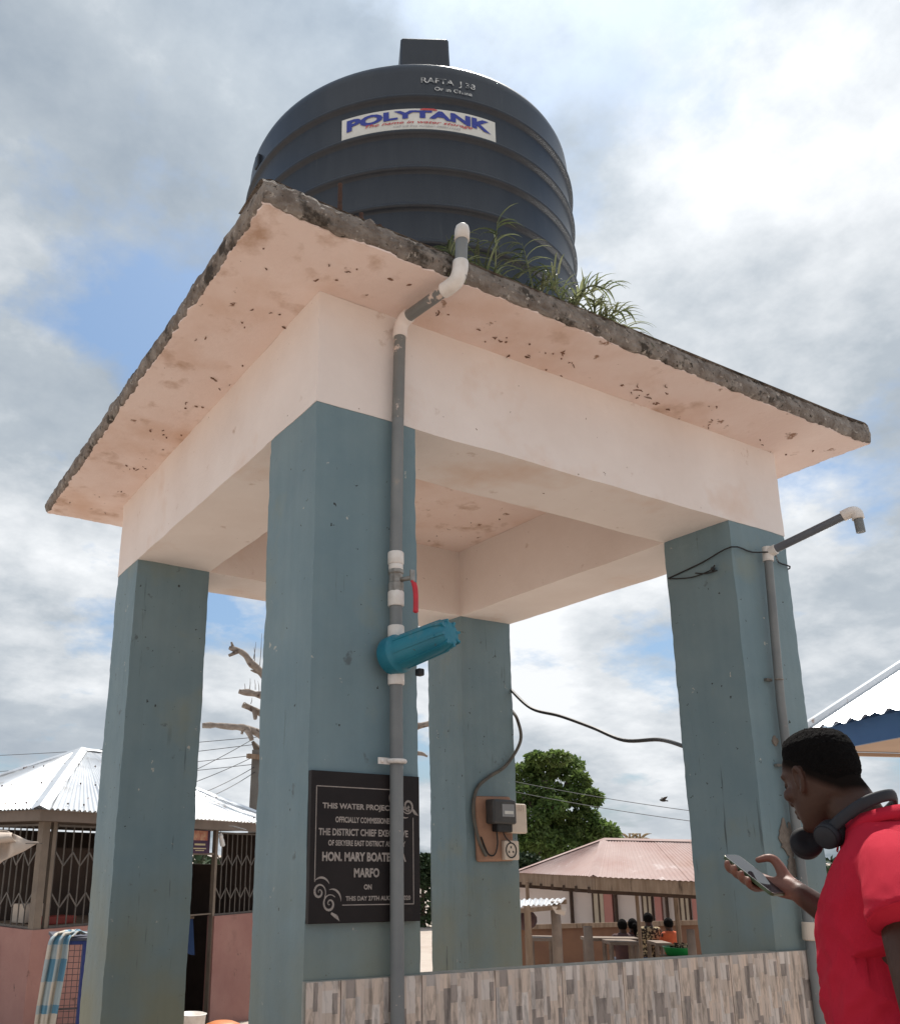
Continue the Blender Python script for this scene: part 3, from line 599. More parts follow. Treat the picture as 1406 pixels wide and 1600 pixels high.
# filter housing: canister stands out from the wall
fa = Vector((0.352, -0.045, 2.243)); fb = Vector((0.428, -0.375, 2.292)); ax = (fb-fa).normalized()
zq = ax.to_track_quat('Z', 'Y').to_matrix()
m = MB(); prof = [(0.02, -0.02), (0.074, -0.015), (0.082, 0.0), (0.082, 0.045), (0.074, 0.055), (0.070, 0.07), (0.066, 0.19), (0.0625, 0.27), (0.052, 0.312), (0.045, 0.322), (0.002, 0.324)]
m.lathe(prof, fa, 40, zq); fil = sub(m.build('filter_canister', FILTER, pipe, smooth=True)); smooth_angle(fil, 35)
m = MB()
for k in range(8):
    a = 2*pi*k/8+0.2; d = zq @ Vector((cos(a), sin(a), 0))
    m.bar(fa+ax*0.07+d*0.0675, fa+ax*0.29+d*0.0605, 0.009, 0.010, up=d)
    m.bar(fa+ax*0.285+d*0.052, fa+ax*0.325+d*0.046, 0.010, 0.022, up=d)
m.build('canister_ribs', FILTER, fil)
m = MB(); m.lathe([(0.02, -0.035), (0.055, -0.03), (0.064, -0.02), (0.064, -0.010), (0.05, -0.008)], fa, 30, zq); m.bbox(fa+Vector((0.018, 0, -0.0)), (0.07, 0.06, 0.13), 0.012); m.bbox(fa+Vector((0.07, -0.10, -0.075)), (0.03, 0.03, 0.03), 0.006); m.build('filter_head', BLACKR, fil)
m = MB(); m.box((0.345, -0.04, 1.815), (0.11, 0.004, 0.026)); m.tube([(0.37+0.0335*cos(a), -0.05-0.0335*sin(a), 1.815) for a in [pi*i/8 for i in range(9)]], 0.010, 8); m.ball((0.308, -0.044, 1.815), 0.009, 8, 4); m.build('pipe_clamp', WHITEP, pipe)

# ------------------------------------------------------------------ plaque
plq = thing('commissioning_plaque', 'black stone plaque with pale engraved lettering fixed on the column', 'plaque', (0.25, -0.02, 1.21))
PX0, PX1, PZ0, PZ1, PY = 0.002, 0.497, 1.208, 1.763, -0.024
m = MB(); m.bbox(((PX0+PX1)/2, PY/2, (PZ0+PZ1)/2), (PX1-PX0, -PY+0.002, PZ1-PZ0), 0.002); m.build('slab', STONE, plq)
PWd, PHt = PX1-PX0, PZ1-PZ0
def pl(u, v, off=0.0015): return Vector((PX0+u*PWd, PY-off, PZ1-v*PHt))   # u right, v down, 0..1
def pline(u0, u1, v, hv, body, bold=0.032):
    vs, fs = fit_text(body, (u1-u0)*PWd, hv*PHt, bold=bold); b = pl(u0, v+hv)
    m = MB(); m.add([b + Vector((p.x, 0, p.y)) for p in vs], fs); m.build('lettering', ENGR, plq)
pline(0.10, 0.905, 0.215, 0.050, 'THIS WATER PROJECT WAS'); pline(0.215, 0.80, 0.305, 0.040, 'OFFICIALLY COMMISSIONED BY')
pline(0.07, 0.885, 0.385, 0.048, 'THE DISTRICT CHIEF EXECUTIVE'); pline(0.155, 0.86, 0.462, 0.038, 'OF SEKYERE EAST DISTRICT ASSEMBLY')
pline(0.105, 0.865, 0.540, 0.062, 'HON. MARY BOATEMAA', 0.042); pline(0.385, 0.615, 0.645, 0.062, 'MARFO', 0.042)
pline(0.475, 0.545, 0.752, 0.035, 'ON'); pline(0.315, 0.905, 0.828, 0.036, 'THIS DAY 27TH AUGUST, 2020')
m = MB()
def stroke(pts, w):
    pts = [pl(*p) for p in pts]
    for i in range(len(pts)-1):
        a, b = pts[i], pts[i+1]; d = (b-a).normalized(); n_ = Vector((-d.z, 0, d.x)); w0 = w[i]/2 if isinstance(w, list) else w/2; w1 = w[i+1]/2 if isinstance(w, list) else w/2
        m.add([a-n_*w0, b-n_*w1, b+n_*w1, a+n_*w0], [(0, 1, 2, 3)])
for q in (((0.045, 0.735), (0.045, 0.105)), ((0.043, 0.105), (0.72, 0.105)), ((0.935, 0.295), (0.935, 0.885)), ((0.285, 0.885), (0.937, 0.885))): stroke(q, 0.0035)
def scroll(cu, cv, s, rot, flip=1):
    pts = []; ws = []
    for i in range(30):
        t = i/29; a = rot+flip*(t*2.35*2*pi*0.72); r = s*(0.05+0.95*t); pts.append((cu+r*cos(a)/PWd*PHt*0.9, cv+r*sin(a))); ws.append(0.003+0.011*sin(pi*t)**2*t)
    stroke(pts, ws)
scroll(0.085, 0.80, 0.058, 2.6); scroll(0.175, 0.875, 0.062, 1.2); scroll(0.885, 0.215, 0.062, -1.0); scroll(0.80, 0.15, 0.058, 0.4)
for cu, cv, rot in ((0.10, 0.785, -2.4), (0.195, 0.86, -1.9), (0.86, 0.22, 1.2), (0.79, 0.16, 2.0)):
    pts = [(cu+0.075*cos(rot+i*0.16)*1.05, cv+0.078*sin(rot+i*0.16)) for i in range(13)]; stroke(pts, [0.001+0.007*sin(pi*i/12) for i in range(13)])
stroke([(0.19, 0.935), (0.235, 0.958), (0.262, 0.985)], [0.008, 0.014, 0.001]); stroke([(0.93, 0.235), (0.955, 0.262), (0.985, 0.278)], [0.008, 0.014, 0.001])
m.build('border_scrollwork', ENGR, plq)

# ------------------------------------------------------------------ pipe and wire on the right column
sp = thing('standpipe', 'thin grey pipe up the column ending in a white elbow and spout', 'pipe', (2.9, -0.05, 0))
seg([(2.905, -0.045, -0.1), (2.905, -0.045, 2.3), (2.945, -0.05, 3.15)], 0.0235, 'pipe', GREYP, sp)
m = MB(); m.tube([(2.943, -0.05, 3.12), (2.948, -0.052, 3.205)], 0.030, 18); m.tube([(2.946, -0.045, 3.17), (2.953, -0.10, 3.182)], 0.030, 18); m.build('tee', WHITEP, sp)
seg([(2.948, -0.06, 3.175), (3.085, -0.475, 3.305)], 0.0235, 'pipe', mat('dark_pvc', (0.085, 0.095, 0.115), (0.11, 0.12, 0.135), 6, 0.4), sp)
m = MB(); m.tube(catmull([(3.073, -0.44, 3.296), (3.088, -0.485, 3.309), (3.096, -0.505, 3.298), (3.098, -0.51, 3.262)], 5), 0.031, 18); m.build('elbow', WHITEP, sp, smooth=True)
seg([(3.097, -0.509, 3.28), (3.1, -0.512, 3.185)], 0.0235, 'spout', GREYP, sp)
for z in (2.42, 1.95): m = MB(); m.tube([(2.905+0.027*cos(a), -0.045-0.027*sin(a), z) for a in [pi*i/8 for i in range(9)]], 0.004, 6); m.box((2.865, -0.012, z), (0.045, 0.02, 0.014)); m.build('pipe_clip', STEEL, sp)
m = MB(); m.tube([(2.905, -0.045, 1.06), (2.905, -0.045, 1.065), (2.905, -0.045, 1.145), (2.905, -0.045, 1.15)], [0.030, 0.035, 0.031, 0.028], 18); m.build('coupling', CREAM, sp)
PLAS = mat('bare_plaster', (0.25, 0.21, 0.175), (0.15, 0.125, 0.105), 14, 0.95, 0.6)
for cxp, czp, rr in ((2.875, 1.57, 0.075), (2.885, 1.42, 0.06), (2.872, 2.08, 0.026)):
    m = MB(); n = 44; base = [Vector((cxp+rr*cos(2*pi*j/n)*(0.75+0.5*noise.noise(Vector((cos(2*pi*j/n)*2, sin(2*pi*j/n)*2, cxp*90)))+0.25*noise.noise(Vector((j*1.3, cxp*9, czp)))), -0.0075, czp+rr*1.5*sin(2*pi*j/n)*(0.75+0.5*noise.noise(Vector((cos(2*pi*j/n)*2, sin(2*pi*j/n)*2, czp*70)))+0.25*noise.noise(Vector((j*1.3, cxp*5, czp+4)))))) for j in range(n)]
    m.loft([[p+Vector((0, 0.006, 0)) for p in base], base, [Vector((cxp, -0.0085, czp)) + (p-Vector((cxp, -0.0075, czp)))*0.8 for p in base]]); m.build('plaster_patch', PLAS, tower)
wr = MB(); wr.tube(catmull([(LX-WX-0.006, 0.45, 3.105), (LX-WX-0.008, 0.2, 3.135), (LX-WX-0.008, -0.008, 3.172), (2.86, -0.012, 3.172), (2.95, -0.08, 3.165), (3.1, -0.012, 3.152), (LX+0.006, -0.008, 3.135), (LX+0.006, 0.2, 3.12)], 4), 0.0048, 6)
wr.tube(catmull([(LX-WX-0.007, 0.44, 3.10), (LX-WX-0.012, 0.28, 3.065), (LX-WX-0.010, 0.15, 3.072), (LX-WX-0.012, 0.11, 3.095)], 4), 0.004, 6); wr.tube(catmull([(LX-WX-0.007, 0.25, 3.085), (LX-WX-0.014, 0.17, 3.06), (LX-WX-0.010, 0.10, 3.06)], 4), 0.004, 6); wr.ball((LX-WX-0.012, 0.125, 3.075), 0.014, 8, 5)
tag(wr.build('tie_wire', BLACKR), 'thin black wire tied round the top of the column with the spout', 'wire')

# ------------------------------------------------------------------ electricity meter on the back column
BY = LY-WY
mt_ = thing('meter_board', 'brown board with black electricity meter, cream box and socket on column', 'electric meter', (2.95, BY, 1.42))
m = MB(); m.bbox((2.945, BY-0.018, 1.665), (0.36, 0.038, 0.49), 0.02, m=Matrix.Rotation(radians(-1.5), 3, 'Y')); m.build('board', BROWNB, mt_)
m = MB(); m.bbox((2.968, BY-0.085, 1.790), (0.225, 0.11, 0.185), 0.016); me_ = sub(m.build('meter_case', METER, mt_))
m = MB(); m.bbox((2.985, BY-0.075, 1.672), (0.15, 0.07, 0.065), 0.008); m.build('terminal_cover', BLACKR, me_)
m = MB(); m.box((2.995, BY-0.141, 1.80), (0.12, 0.004, 0.095)); m.build('window', GLASS, me_)
m = MB(); m.box((3.0, BY-0.144, 1.785), (0.085, 0.003, 0.024)); m.build('counter', STICK, me_)
m = MB(); m.bbox((3.135, BY-0.05, 1.745), (0.165, 0.10, 0.225), 0.012)
for k in range(6): m.box((3.09+0.018*k, BY-0.101, 1.825), (0.006, 0.004, 0.05))
m.build('breaker_box', CREAM, mt_)
m = MB(); m.bbox((3.075, BY-0.052, 1.505), (0.145, 0.045, 0.145), 0.01); sk = sub(m.build('socket', CREAM, mt_))
m = MB(); m.tube([(3.065+0.05*cos(a), BY-0.077, 1.505+0.055*sin(a)) for a in [2*pi*i/20 for i in range(21)]], 0.005, 6)
for dx, dz in ((0, 0.022), (-0.02, -0.012), (0.02, -0.012)): m.box((3.065+dx, BY-0.076, 1.505+dz), (0.009, 0.004, 0.016))
m.build('socket_face', BLACKR, sk)
m = MB(); m.tube(catmull([(2.94, BY-0.06, 1.65), (2.945, BY-0.06, 1.55), (2.92, BY-0.05, 1.47), (2.86, BY-0.045, 1.48), (2.80, BY-0.045, 1.6)], 5), 0.006, 6); m.tube(catmull([(3.0, BY-0.06, 1.65), (3.02, BY-0.07, 1.60), (3.06, BY-0.078, 1.565)], 5), 0.005, 6); m.build('wire', BLACKR, mt_)
m = MB(); m.tube(catmull([(LX+0.03, BY+0.05, 2.62), (LX+0.02, BY-0.03, 2.53), (LX+0.025, BY-0.05, 2.36), (3.09, BY-0.025, 2.16), (2.90, BY-0.022, 2.05), (2.785, BY-0.022, 1.95), (2.745, BY-0.03, 1.78), (2.775, BY-0.045, 1.58), (2.84, BY-0.05, 1.46)], 7), 0.013, 8)
tag(m.build('supply_cable', mat('grey_cable', (0.13, 0.12, 0.10), (0.08, 0.075, 0.065), 12, 0.7)), 'grey cable curving down the column to the electricity meter', 'cable')
m = MB(); m.tube(catmull([(LX, BY+0.02, 2.79), at(830, 1107, 7.0), at(875, 1119, 6.75), at(925, 1137, 6.4), at(975, 1157, 6.05), at(1030, 1156, 5.65), (LX-WX+0.01, WY-0.005, 2.085)], 7), 0.013, 8)
tag(m.build('sagging_cable', BLACKR), 'loose black cable sagging between two columns under the beam', 'cable')

# ------------------------------------------------------------------ plants growing on the slab
def strap_plant(name, base, stems, label):
    t = thing(name, label, 'plant', base, 'plants rooted on the slab edge')
    st, lf = MB(), MB()
    for (d, L, droop, nl, ll) in stems:
        L *= 0.85; ll *= 1.12; droop *= 1.4; nl = int(nl*0.95)
        d = Vector(d).normalized(); pts = []; p = Vector(base); v = d.copy()
        for i in range(9):
            pts.append(p.copy()); p = p + v*(L/8); v = (v + Vector((0, 0, -droop/8))).normalized()
        st.tube(pts, [0.006-0.0006*i for i in range(9)], 5)
        for k in range(nl):
            t_ = 0.04+0.96*k/nl; i = min(int(t_*8), 7); b = pts[i].lerp(pts[i+1], t_*8-i); ax_ = (pts[i+1]-pts[i]).normalized()
            sd = ax_.cross(Vector((0, 0, 1)));  sd = sd.normalized() if sd.length > 0.1 else Vector((1, 0, 0))
            q = random.uniform(0, 2*pi); up = sd.cross(ax_)
            o_ = (sd*cos(q)*1.0 + up*(0.25+0.75*abs(sin(q))) + ax_*random.uniform(0.3, 1.1)).normalized(); l = ll*random.uniform(0.6, 1.15)*(1-0.3*t_); w = random.uniform(0.0035, 0.0062)
            row = []; pp = b.copy(); vv = o_.copy(); wd = vv.cross(Vector((0, 0, 1))).normalized() if abs(vv.z) < 0.98 else Vector((1, 0, 0))
            for s_ in range(7):
                ww = w*(1-(s_/6)**2)+0.0006; row.append((pp-wd*ww, pp+wd*ww)); pp = pp+vv*(l/6); vv = (vv+Vector((random.gauss(0, .05), random.gauss(0, .05), -0.33))).normalized()
            lf.add([x for r_ in row for x in r_], [(2*s_, 2*s_+1, 2*s_+3, 2*s_+2) for s_ in range(6)])
    st.build('stem', GRASSL, t); tag(lf.build('leaves', GRASSL, t), kind='stuff')
Zp = ZT+0.0
strap_plant('strap_leaf_plant', (0.56, -0.30, Zp), [((-0.7, -0.3, 0.9), 0.17, 0.8, 24, 0.16), ((-0.2, -0.1, 1), 0.18, 0.7, 22, 0.16)], 'small tuft of strap leaves on the slab beside the white pipe cap')
strap_plant('strap_leaf_plant', (0.78, -0.28, Zp), [((-0.9, -0.25, 1.1), 0.44, 2.0, 30, 0.22), ((-0.2, -0.3, 1), 0.36, 0.9, 32, 0.2), ((0.5, -0.1, 0.9), 0.2, 0.9, 20, 0.18)], 'leggy strap-leaf plant arching over the pipe cap from the slab')
strap_plant('strap_leaf_plant', (1.02, -0.29, Zp), [((-0.25, -0.1, 1.0), 0.36, 0.6, 34, 0.16), ((0.3, -0.2, 1), 0.26, 0.8, 26, 0.17), ((0.8, -0.2, 0.6), 0.2, 0.8, 18, 0.17)], 'upright feathery strap-leaf plant growing against the tank')
strap_plant('strap_leaf_plant', (1.22, -0.29, Zp), [((0.35, -0.2, 0.9), 0.36, 1.2, 36, 0.2), ((0.9, -0.1, 0.8), 0.40, 1.3, 30, 0.22), ((0.1, -0.4, 0.8), 0.22, 0.9, 26, 0.16), ((-0.5, -0.2, 0.7), 0.22, 0.8, 22, 0.16)], 'tallest bushy strap-leaf plant leaning outward beside the tank')
strap_plant('strap_leaf_plant', (1.40, -0.30, Zp), [((0.9, -0.1, 0.75), 0.34, 1.2, 34, 0.2), ((0.4, -0.3, 0.7), 0.22, 0.9, 30, 0.15), ((-0.3, -0.3, 0.6), 0.18, 0.9, 24, 0.13), ((0.6, 0.3, 0.9), 0.26, 0.9, 24, 0.18)], 'low spreading strap-leaf plant with long outer blades at the end of the row')

# ------------------------------------------------------------------ kiosk on the left
def corr_sheet(e0, e1, t0, t1, pitch=0.076, amp=0.011, over=0.0, rows=1):
    """corrugated sheet: eave e0-e1, top t0-t1; waves run up the slope"""
    e0, e1, t0, t1 = map(Vector, (e0, e1, t0, t1)); L = (e1-e0).length; n = max(8, int(L/pitch*6)); nrm = (e1-e0).cross(t0-e0 if (t0-e0).length > 0.01 else t1-e0).normalized()
    if nrm.z < 0: nrm = -nrm
    m = MB()
    m.sheet(e0, e1, t1, t0, n, rows*4, lambda p, u, v: p + nrm*(amp*sin(2*pi*u*L/pitch) + 0.004*noise.noise(p*2.0)))
    return m
K0 = at(68, 1283, 9.5); K0.z = 0; dR = Vector((0.856, 0.518, 0)).normalized(); dL = (HR*-0.74+HF*0.67).normalized()
KR, KL = 4.2, 3.6; KZ0, KD, KF0, KF1 = -1.0, 0.690, 1.752, 1.862
kio = thing('market_kiosk', 'dusty pink kiosk with bright tin roof and folding lattice gates', 'kiosk', (K0.x, K0.y, ground_z(K0)))
def kp(a, b, z): return K0 + dR*a + dL*b + Vector((0, 0, z))
def kbox(a0, a1, b0, b1, z0, z1, name, mt, par=None):
    m = MB(); vs = [kp(a, b, z) for z in (z0, z1) for a, b in ((a0, b0), (a1, b0), (a1, b1), (a0, b1))]
    m.add(vs, [(3,2,1,0),(4,5,6,7),(0,1,5,4),(1,2,6,5),(2,3,7,6),(3,0,4,7)]); return m.build(name, mt, par or kio)
kbox(0, 1.98, 0, 0.14, KZ0, KD, 'dado_wall', DPINK); kbox(3.02, KR, 0, 0.14, KZ0, KD-0.012, 'dado_wall', DPINK); kbox(0.002, 0.14, 0.14, KL, KZ0, KD-0.003, 'dado_wall', DPINK)
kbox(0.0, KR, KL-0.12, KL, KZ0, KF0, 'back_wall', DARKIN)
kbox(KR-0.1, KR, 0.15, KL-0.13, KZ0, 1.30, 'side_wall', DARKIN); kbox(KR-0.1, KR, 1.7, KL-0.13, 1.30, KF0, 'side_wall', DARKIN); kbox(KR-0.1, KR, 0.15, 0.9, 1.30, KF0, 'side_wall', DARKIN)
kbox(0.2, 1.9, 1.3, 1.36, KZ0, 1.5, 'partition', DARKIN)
kbox(0.02, 0.12, 0.02, 0.12, KD, KF0, 'corner_post', POSTM); kbox(0.17, 0.22, 0.03, 0.08, KD, KF0, 'corner_post', POSTM)
for a in (1.95, 3.0): kbox(a, a+0.05, 0.03, 0.10, KZ0, KF0, 'door_post', POSTM)
kbox(2.0, 3.0, 0.05, 0.09, 1.435, 1.465, 'door_rail', POSTM); kbox(2.0, 3.0, 0.05, 0.09, 0.70, 0.715, 'door_rail', POSTM)
OV = 0.16
kbox(-OV, KR+OV, -OV, -OV+0.025, KF0, KF1, 'fascia', FASC); kbox(-OV, -OV+0.025, -OV+0.025, KL+OV, KF0, KF1-0.002, 'fascia', FASC); kbox(-OV+0.03, KR, -OV+0.028, KL, KF0+0.03, KF0+0.05, 'ceiling_board', FASC)
E0, E1, E2, E3 = kp(-OV-0.06, -OV-0.06, KF1+0.008), kp(KR+OV+0.06, -OV-0.06, KF1+0.008), kp(KR+OV, KL+OV, KF1+0.008), kp(-OV-0.06, KL+OV, KF1+0.008)
AP = kp(KR/2-0.35, KL/2, 2.80); AP2 = kp(KR/2+0.0, KL/2, 2.80)
def facet(e0, e1, t0, t1, nm, mt, par, nsh, pitch=0.076, amp=0.011):
    """a hipped facet laid as separate sheets clipped by the hips"""
    for k in range(nsh):
        u0, u1 = k/nsh, (k+1)/nsh
        p0, p1 = e0.lerp(e1, u0), e0.lerp(e1, u1); q0, q1 = t0.lerp(t1, u0), t0.lerp(t1, u1)
        up = Vector((0, 0, 0.003*(k % 2)))
        o = corr_sheet(p0+up, p1+up, q0+up, q1+up, pitch, amp).build(nm, mt, par); o.data.shade_smooth()
for e0, e1, t0, t1, n_ in ((E0, E1, AP, AP2, 5), (E3, E0, AP, AP, 5), (E2, E3, AP2, AP, 3), (E1, E2, AP2, AP2, 3)): facet(e0, e1, t0, t1, 'roof_sheet', TIN, kio, n_)
for a, b in ((E0, AP), (E1, AP2), (E3, AP), (AP, AP2)):
    m = MB(); d = (b-a); sd = d.cross(Vector((0, 0, 1))).normalized(); n_ = 10
    for s_ in (-1, 1): m.sheet(a+Vector((0,0,.03)), b+Vector((0,0,.03)), b+sd*s_*0.085-Vector((0,0,.012)), a+sd*s_*0.085-Vector((0,0,.012)), n_, 1, lambda p, u, v: p+Vector((0, 0, 0.006*noise.noise(p*7))))
    m.build('hip_cap', TIN, kio, solid=0.002)
m = MB()
for e0, e1, t0, t1 in ((E0, E1, AP, AP2), (E3, E0, AP, AP)):
    for v in (0.06, 0.36, 0.68):
        L = (e1-e0).length*(1-v)
        for k in range(int(L/0.22)):
            u = (k+0.5)/int(L/0.22); p = (e0.lerp(e1, u)).lerp(t0.lerp(t1, u), v); m.ball(p+Vector((0, 0, 0.017)), 0.011, 6, 3)
tag(m.build('roof_nails', RUST, kio), kind='stuff')
def lattice(a0, a1, along, off, z0, z1, step=0.115):
    root = MB(); f = (lambda a, z, o=0.0: kp(a, off+o, z)) if along == 'R' else (lambda a, z, o=0.0: kp(off+o, a, z))
    root.bar(f(a0, z0+0.012), f(a1, z0+0.012), 0.03, 0.022)
    gate = sub(root.build('lattice_gate', BARS, kio)); MB().bar(f(a0, z1-0.012), f(a1, z1-0.012), 0.03, 0.022).build('rail', BARS, gate); n = int((a1-a0)/step)
    for i in range(n+1):
        a = a0+(a1-a0)*i/n; b = MB(); b.bar(f(a, z0), f(a, z1), 0.018, 0.012); b.build('bar', BARS, gate)
    for (zl, zh) in ((z0+0.20, z0+0.34), (z0+0.62, z0+0.76)):
        for i in range(n):
            a, c = a0+(a1-a0)*i/n, a0+(a1-a0)*(i+1)/n; b = MB(); h0, h1 = (zl, zh) if i % 2 else (zh, zl)
            b.bar(f(a, h0, -0.012), f(c, h1, -0.012), 0.007, 0.017); b.build('link', BARS, gate)
lattice(0.24, 1.94, 'R', 0.055, KD, KF0-0.02); lattice(3.06, KR-0.02, 'R', 0.055, KD-0.01, KF0-0.02, 0.105); lattice(0.14, 2.6, 'L', 0.055, KD, KF0-0.02, 0.125)
m = MB(); m.bar(kp(2.92, -0.33, 1.80), kp(3.28, -0.27, 1.765), 0.07, 0.004); m.build('bent_flashing', TIN, kio)
# goods inside
def simple(name, mb, mt, label, cat, group=None, smooth=False): return tag(mb.build(name, mt, smooth=smooth), label, cat, group)
m = MB(); m.bbox(kp(0.42, 0.75, 0.80), (0.26, 0.2, 0.2), 0.01, rz=0.54); simple('goods_box', m, CREAM, 'pale box on the counter behind the kiosk lattice beside the corner post', 'box')
m = MB(); m.bbox(kp(0.62, 0.45, 0.735), (0.42, 0.2, 0.08), 0.01, rz=0.54); simple('goods_tray', m, mat('red_plastic', (0.32, 0.05, 0.035), None, rough=0.5), 'flat red tray on the counter below the pale box', 'tray')
m = MB()
for a, b in ((0.2, 0.2), (0.2, 1.2), (1.9, 0.2), (1.9, 1.2)): m.bar(kp(a, b, KZ0+0.2), kp(a, b, 0.66), 0.05, 0.05)
m.add([kp(a, b, z) for z in (0.66, 0.695) for a, b in ((0.16, 0.16), (1.92, 0.16), (1.92, 1.25), (0.16, 1.25))], [(3,2,1,0),(4,5,6,7),(0,1,5,4),(1,2,6,5),(2,3,7,6),(3,0,4,7)])
simple('counter', m, WOOD, 'wooden counter inside the pink kiosk', 'counter')
pst = thing('poster', 'dark purple poster with a reddish photo hung above the kiosk doorway', 'poster', kp(2.75, 0.02, 1.45))
m = MB(); m.bar(kp(2.45, 0.02, 1.60), kp(2.86, 0.02, 1.60), 0.004, 0.29); m.build('sheet', POSTER, pst)
m = MB(); m.bar(kp(2.50, 0.015, 1.675), kp(2.80, 0.015, 1.675), 0.003, 0.12); m.build('photo', POSTR, pst)
for (z, w, h) in ((1.565, 0.22, 0.022), (1.515, 0.26, 0.014), (1.49, 0.18, 0.01)):
    m = MB(); m.bar(kp(2.65-w/2, 0.015, z), kp(2.65+w/2, 0.015, z), 0.003, h); m.build('caption', POSTY, pst)
hb = thing('hanging_bulb', 'white bulb holder hanging under the kiosk fascia by the doorway', 'lamp', kp(2.98, -0.10, 1.55))
m = MB(); m.tube([kp(2.95, -0.10, 1.76), kp(2.96, -0.10, 1.70)], 0.004, 6); m.build('cord', BLACKR, hb)
m = MB(); m.tube([kp(2.955, -0.10, 1.715), kp(2.96, -0.10, 1.68), kp(2.965, -0.10, 1.655), kp(2.97, -0.10, 1.65)], [0.012, 0.03, 0.03, 0.02], 10); m.build('holder', BULB, hb)
m = MB(); m.tube([kp(2.97, -0.10, 1.655), kp(2.985, -0.10, 1.62), kp(3.01, -0.10, 1.56), kp(3.012, -0.10, 1.545)], [0.022, 0.034, 0.034, 0.02], 10); m.build('bulb', BULB, hb)
m = MB(); m.sheet(kp(2.05, 0.45, 0.66), kp(2.98, 0.40, 0.66), kp(2.9, 0.25, 0.30), kp(2.1, 0.28, 0.38), 24, 10, lambda p, u, v: p + dL*(-0.05*sin(u*19)*v) + Vector((0, 0, -0.10*v*sin(u*7+1))))
simple('blue_tarp', m, BLUEC, 'blue cloth hanging over the table edge inside the kiosk doorway', 'cloth', smooth=True)
m = MB(); m.add([kp(a, b, z) for z in (0.63, 0.66) for a, b in ((2.04, 0.42), (2.99, 0.38), (2.99, 1.1), (2.04, 1.1))], [(3,2,1,0),(4,5,6,7),(0,1,5,4),(1,2,6,5),(2,3,7,6),(3,0,4,7)])
for a, b in ((2.1, 0.5), (2.9, 0.5), (2.1, 1.0), (2.9, 1.0)): m.bar(kp(a, b, -0.7), kp(a, b, 0.64), 0.05, 0.05)
simple('doorway_table', m, WOOD, 'rough table inside the kiosk doorway under the blue cloth', 'table')
for a, w_ in ((2.25, 'dull metal bowl on the doorway table away from the lattice'), (2.72, 'dull metal bowl on the doorway table beside the lattice post')):
    m = MB(); m.lathe([(0.02, 0), (0.12, 0), (0.16, 0.07), (0.165, 0.075)], kp(a, 0.6, 0.66), 20); simple('metal_bowl', m, STEEL, w_, 'bowl', 'bowls on the doorway table', True)
m = MB(); m.lathe([(0.01, 0), (0.13, 0), (0.155, 0.26), (0.165, 0.27), (0.15, 0.275), (0.12, 0.03)], at(297, 1628, 10.4), 24); simple('white_bucket', m, WHITEP, 'white bucket standing at the foot of the kiosk doorway', 'bucket', smooth=True)
b0 = at(348, 1614, 9.2); m = MB(); m.lathe([(0.02, 0.10), (0.10, 0.095), (0.165, 0.07), (0.18, 0.0), (0.16, -0.10), (0.11, -0.14), (0.02, -0.15)], b0, 24)
simple('orange_basin', m, BASIN, 'upturned orange plastic basin by the pink wall near the doorway', 'basin', smooth=True)
m = MB(); m.bbox(b0+Vector((0, 0, -0.15-(b0.z-0.15-ground_z(b0))/2)), (0.4, 0.4, (b0.z-0.15-ground_z(b0))+0.01), 0.01); simple('crate', m, WOOD, 'wooden crate under the upturned orange basin', 'crate')

# rag on a line
rl = thing('washing_rag', 'off-white rag with green print thrown over a line before the kiosk', 'cloth', at(20, 1330, 9.0))
m = MB(); m.sheet(at(-40, 1300, 9.0), at(24, 1304, 9.0), at(58, 1318, 9.0), at(-40, 1372, 9.0), 22, 14, lambda p, u, v: p + HF*(0.06*sin(u*11+v*4)+0.05*noise.noise(p*7)) + Vector((0, 0, 0.04*noise.noise(p*6+Vector((3,0,0))))))
m.build('cloth', RAG, rl, smooth=True, solid=0.006)
m = MB(); m.sheet(at(-40, 1300, 8.97), at(20, 1302, 8.97), at(26, 1316, 8.95), at(-40, 1322, 8.95), 14, 6, lambda p, u, v: p - HF*(0.06*sin(v*3)+0.03*noise.noise(p*9))); m.build('fold', RAG, rl, smooth=True, solid=0.006)
m = MB(); m.tube([at(-60, 1300, 9.0), at(20, 1319, 9.0), at(58, 1318, 9.0), kp(0.03, 0.0, 1.53)], 0.004, 5); m.build('line', BARS, rl)

# wire cage with a towel
cg0 = at(92, 1476, 7.6); cg0.z = 0; cgz = at(105, 1472, 7.6).z; gz = ground_z(cg0)
cage = thing('wire_cage', 'blue framed wire mesh cage standing in front of the pink kiosk wall', 'cage', (cg0.x, cg0.y, gz))
cR = (HR*0.92+HF*0.38).normalized(); cB = (HF*0.92-HR*0.38).normalized()
def cgp(a, b, z): return cg0 + cR*a + cB*b + Vector((0, 0, z))
for a, b in ((0, 0), (0.20, 0), (0.8, 0), (0, 0.6), (0.8, 0.6)): m = MB(); m.bar(cgp(a, b, gz-0.02), cgp(a, b, cgz), 0.035 if a == 0.2 else 0.028, 0.03); m.build('post', BLUEP, cage)
for z in (cgz-0.01, gz+0.12):
    for a, b, c, d in ((0, 0, 0.8, 0), (0, 0.6, 0.8, 0.6), (0, 0, 0, 0.6), (0.8, 0, 0.8, 0.6)): m = MB(); m.bar(cgp(a, b, z), cgp(c, d, z), 0.03, 0.028); m.build('rail', BLUEP, cage)
m = MB(); m.bar(cgp(0.0, 0.001, cgz-0.5), cgp(0.8, 0.001, cgz-0.5), 0.012, 0.014); m.build('rail', MESHW, cage)
m = MB()
for k in range(20): a = 0.8*k/19; m.bar(cgp(a, 0.012, gz+0.1), cgp(a, 0.012, cgz), 0.004, 0.004)
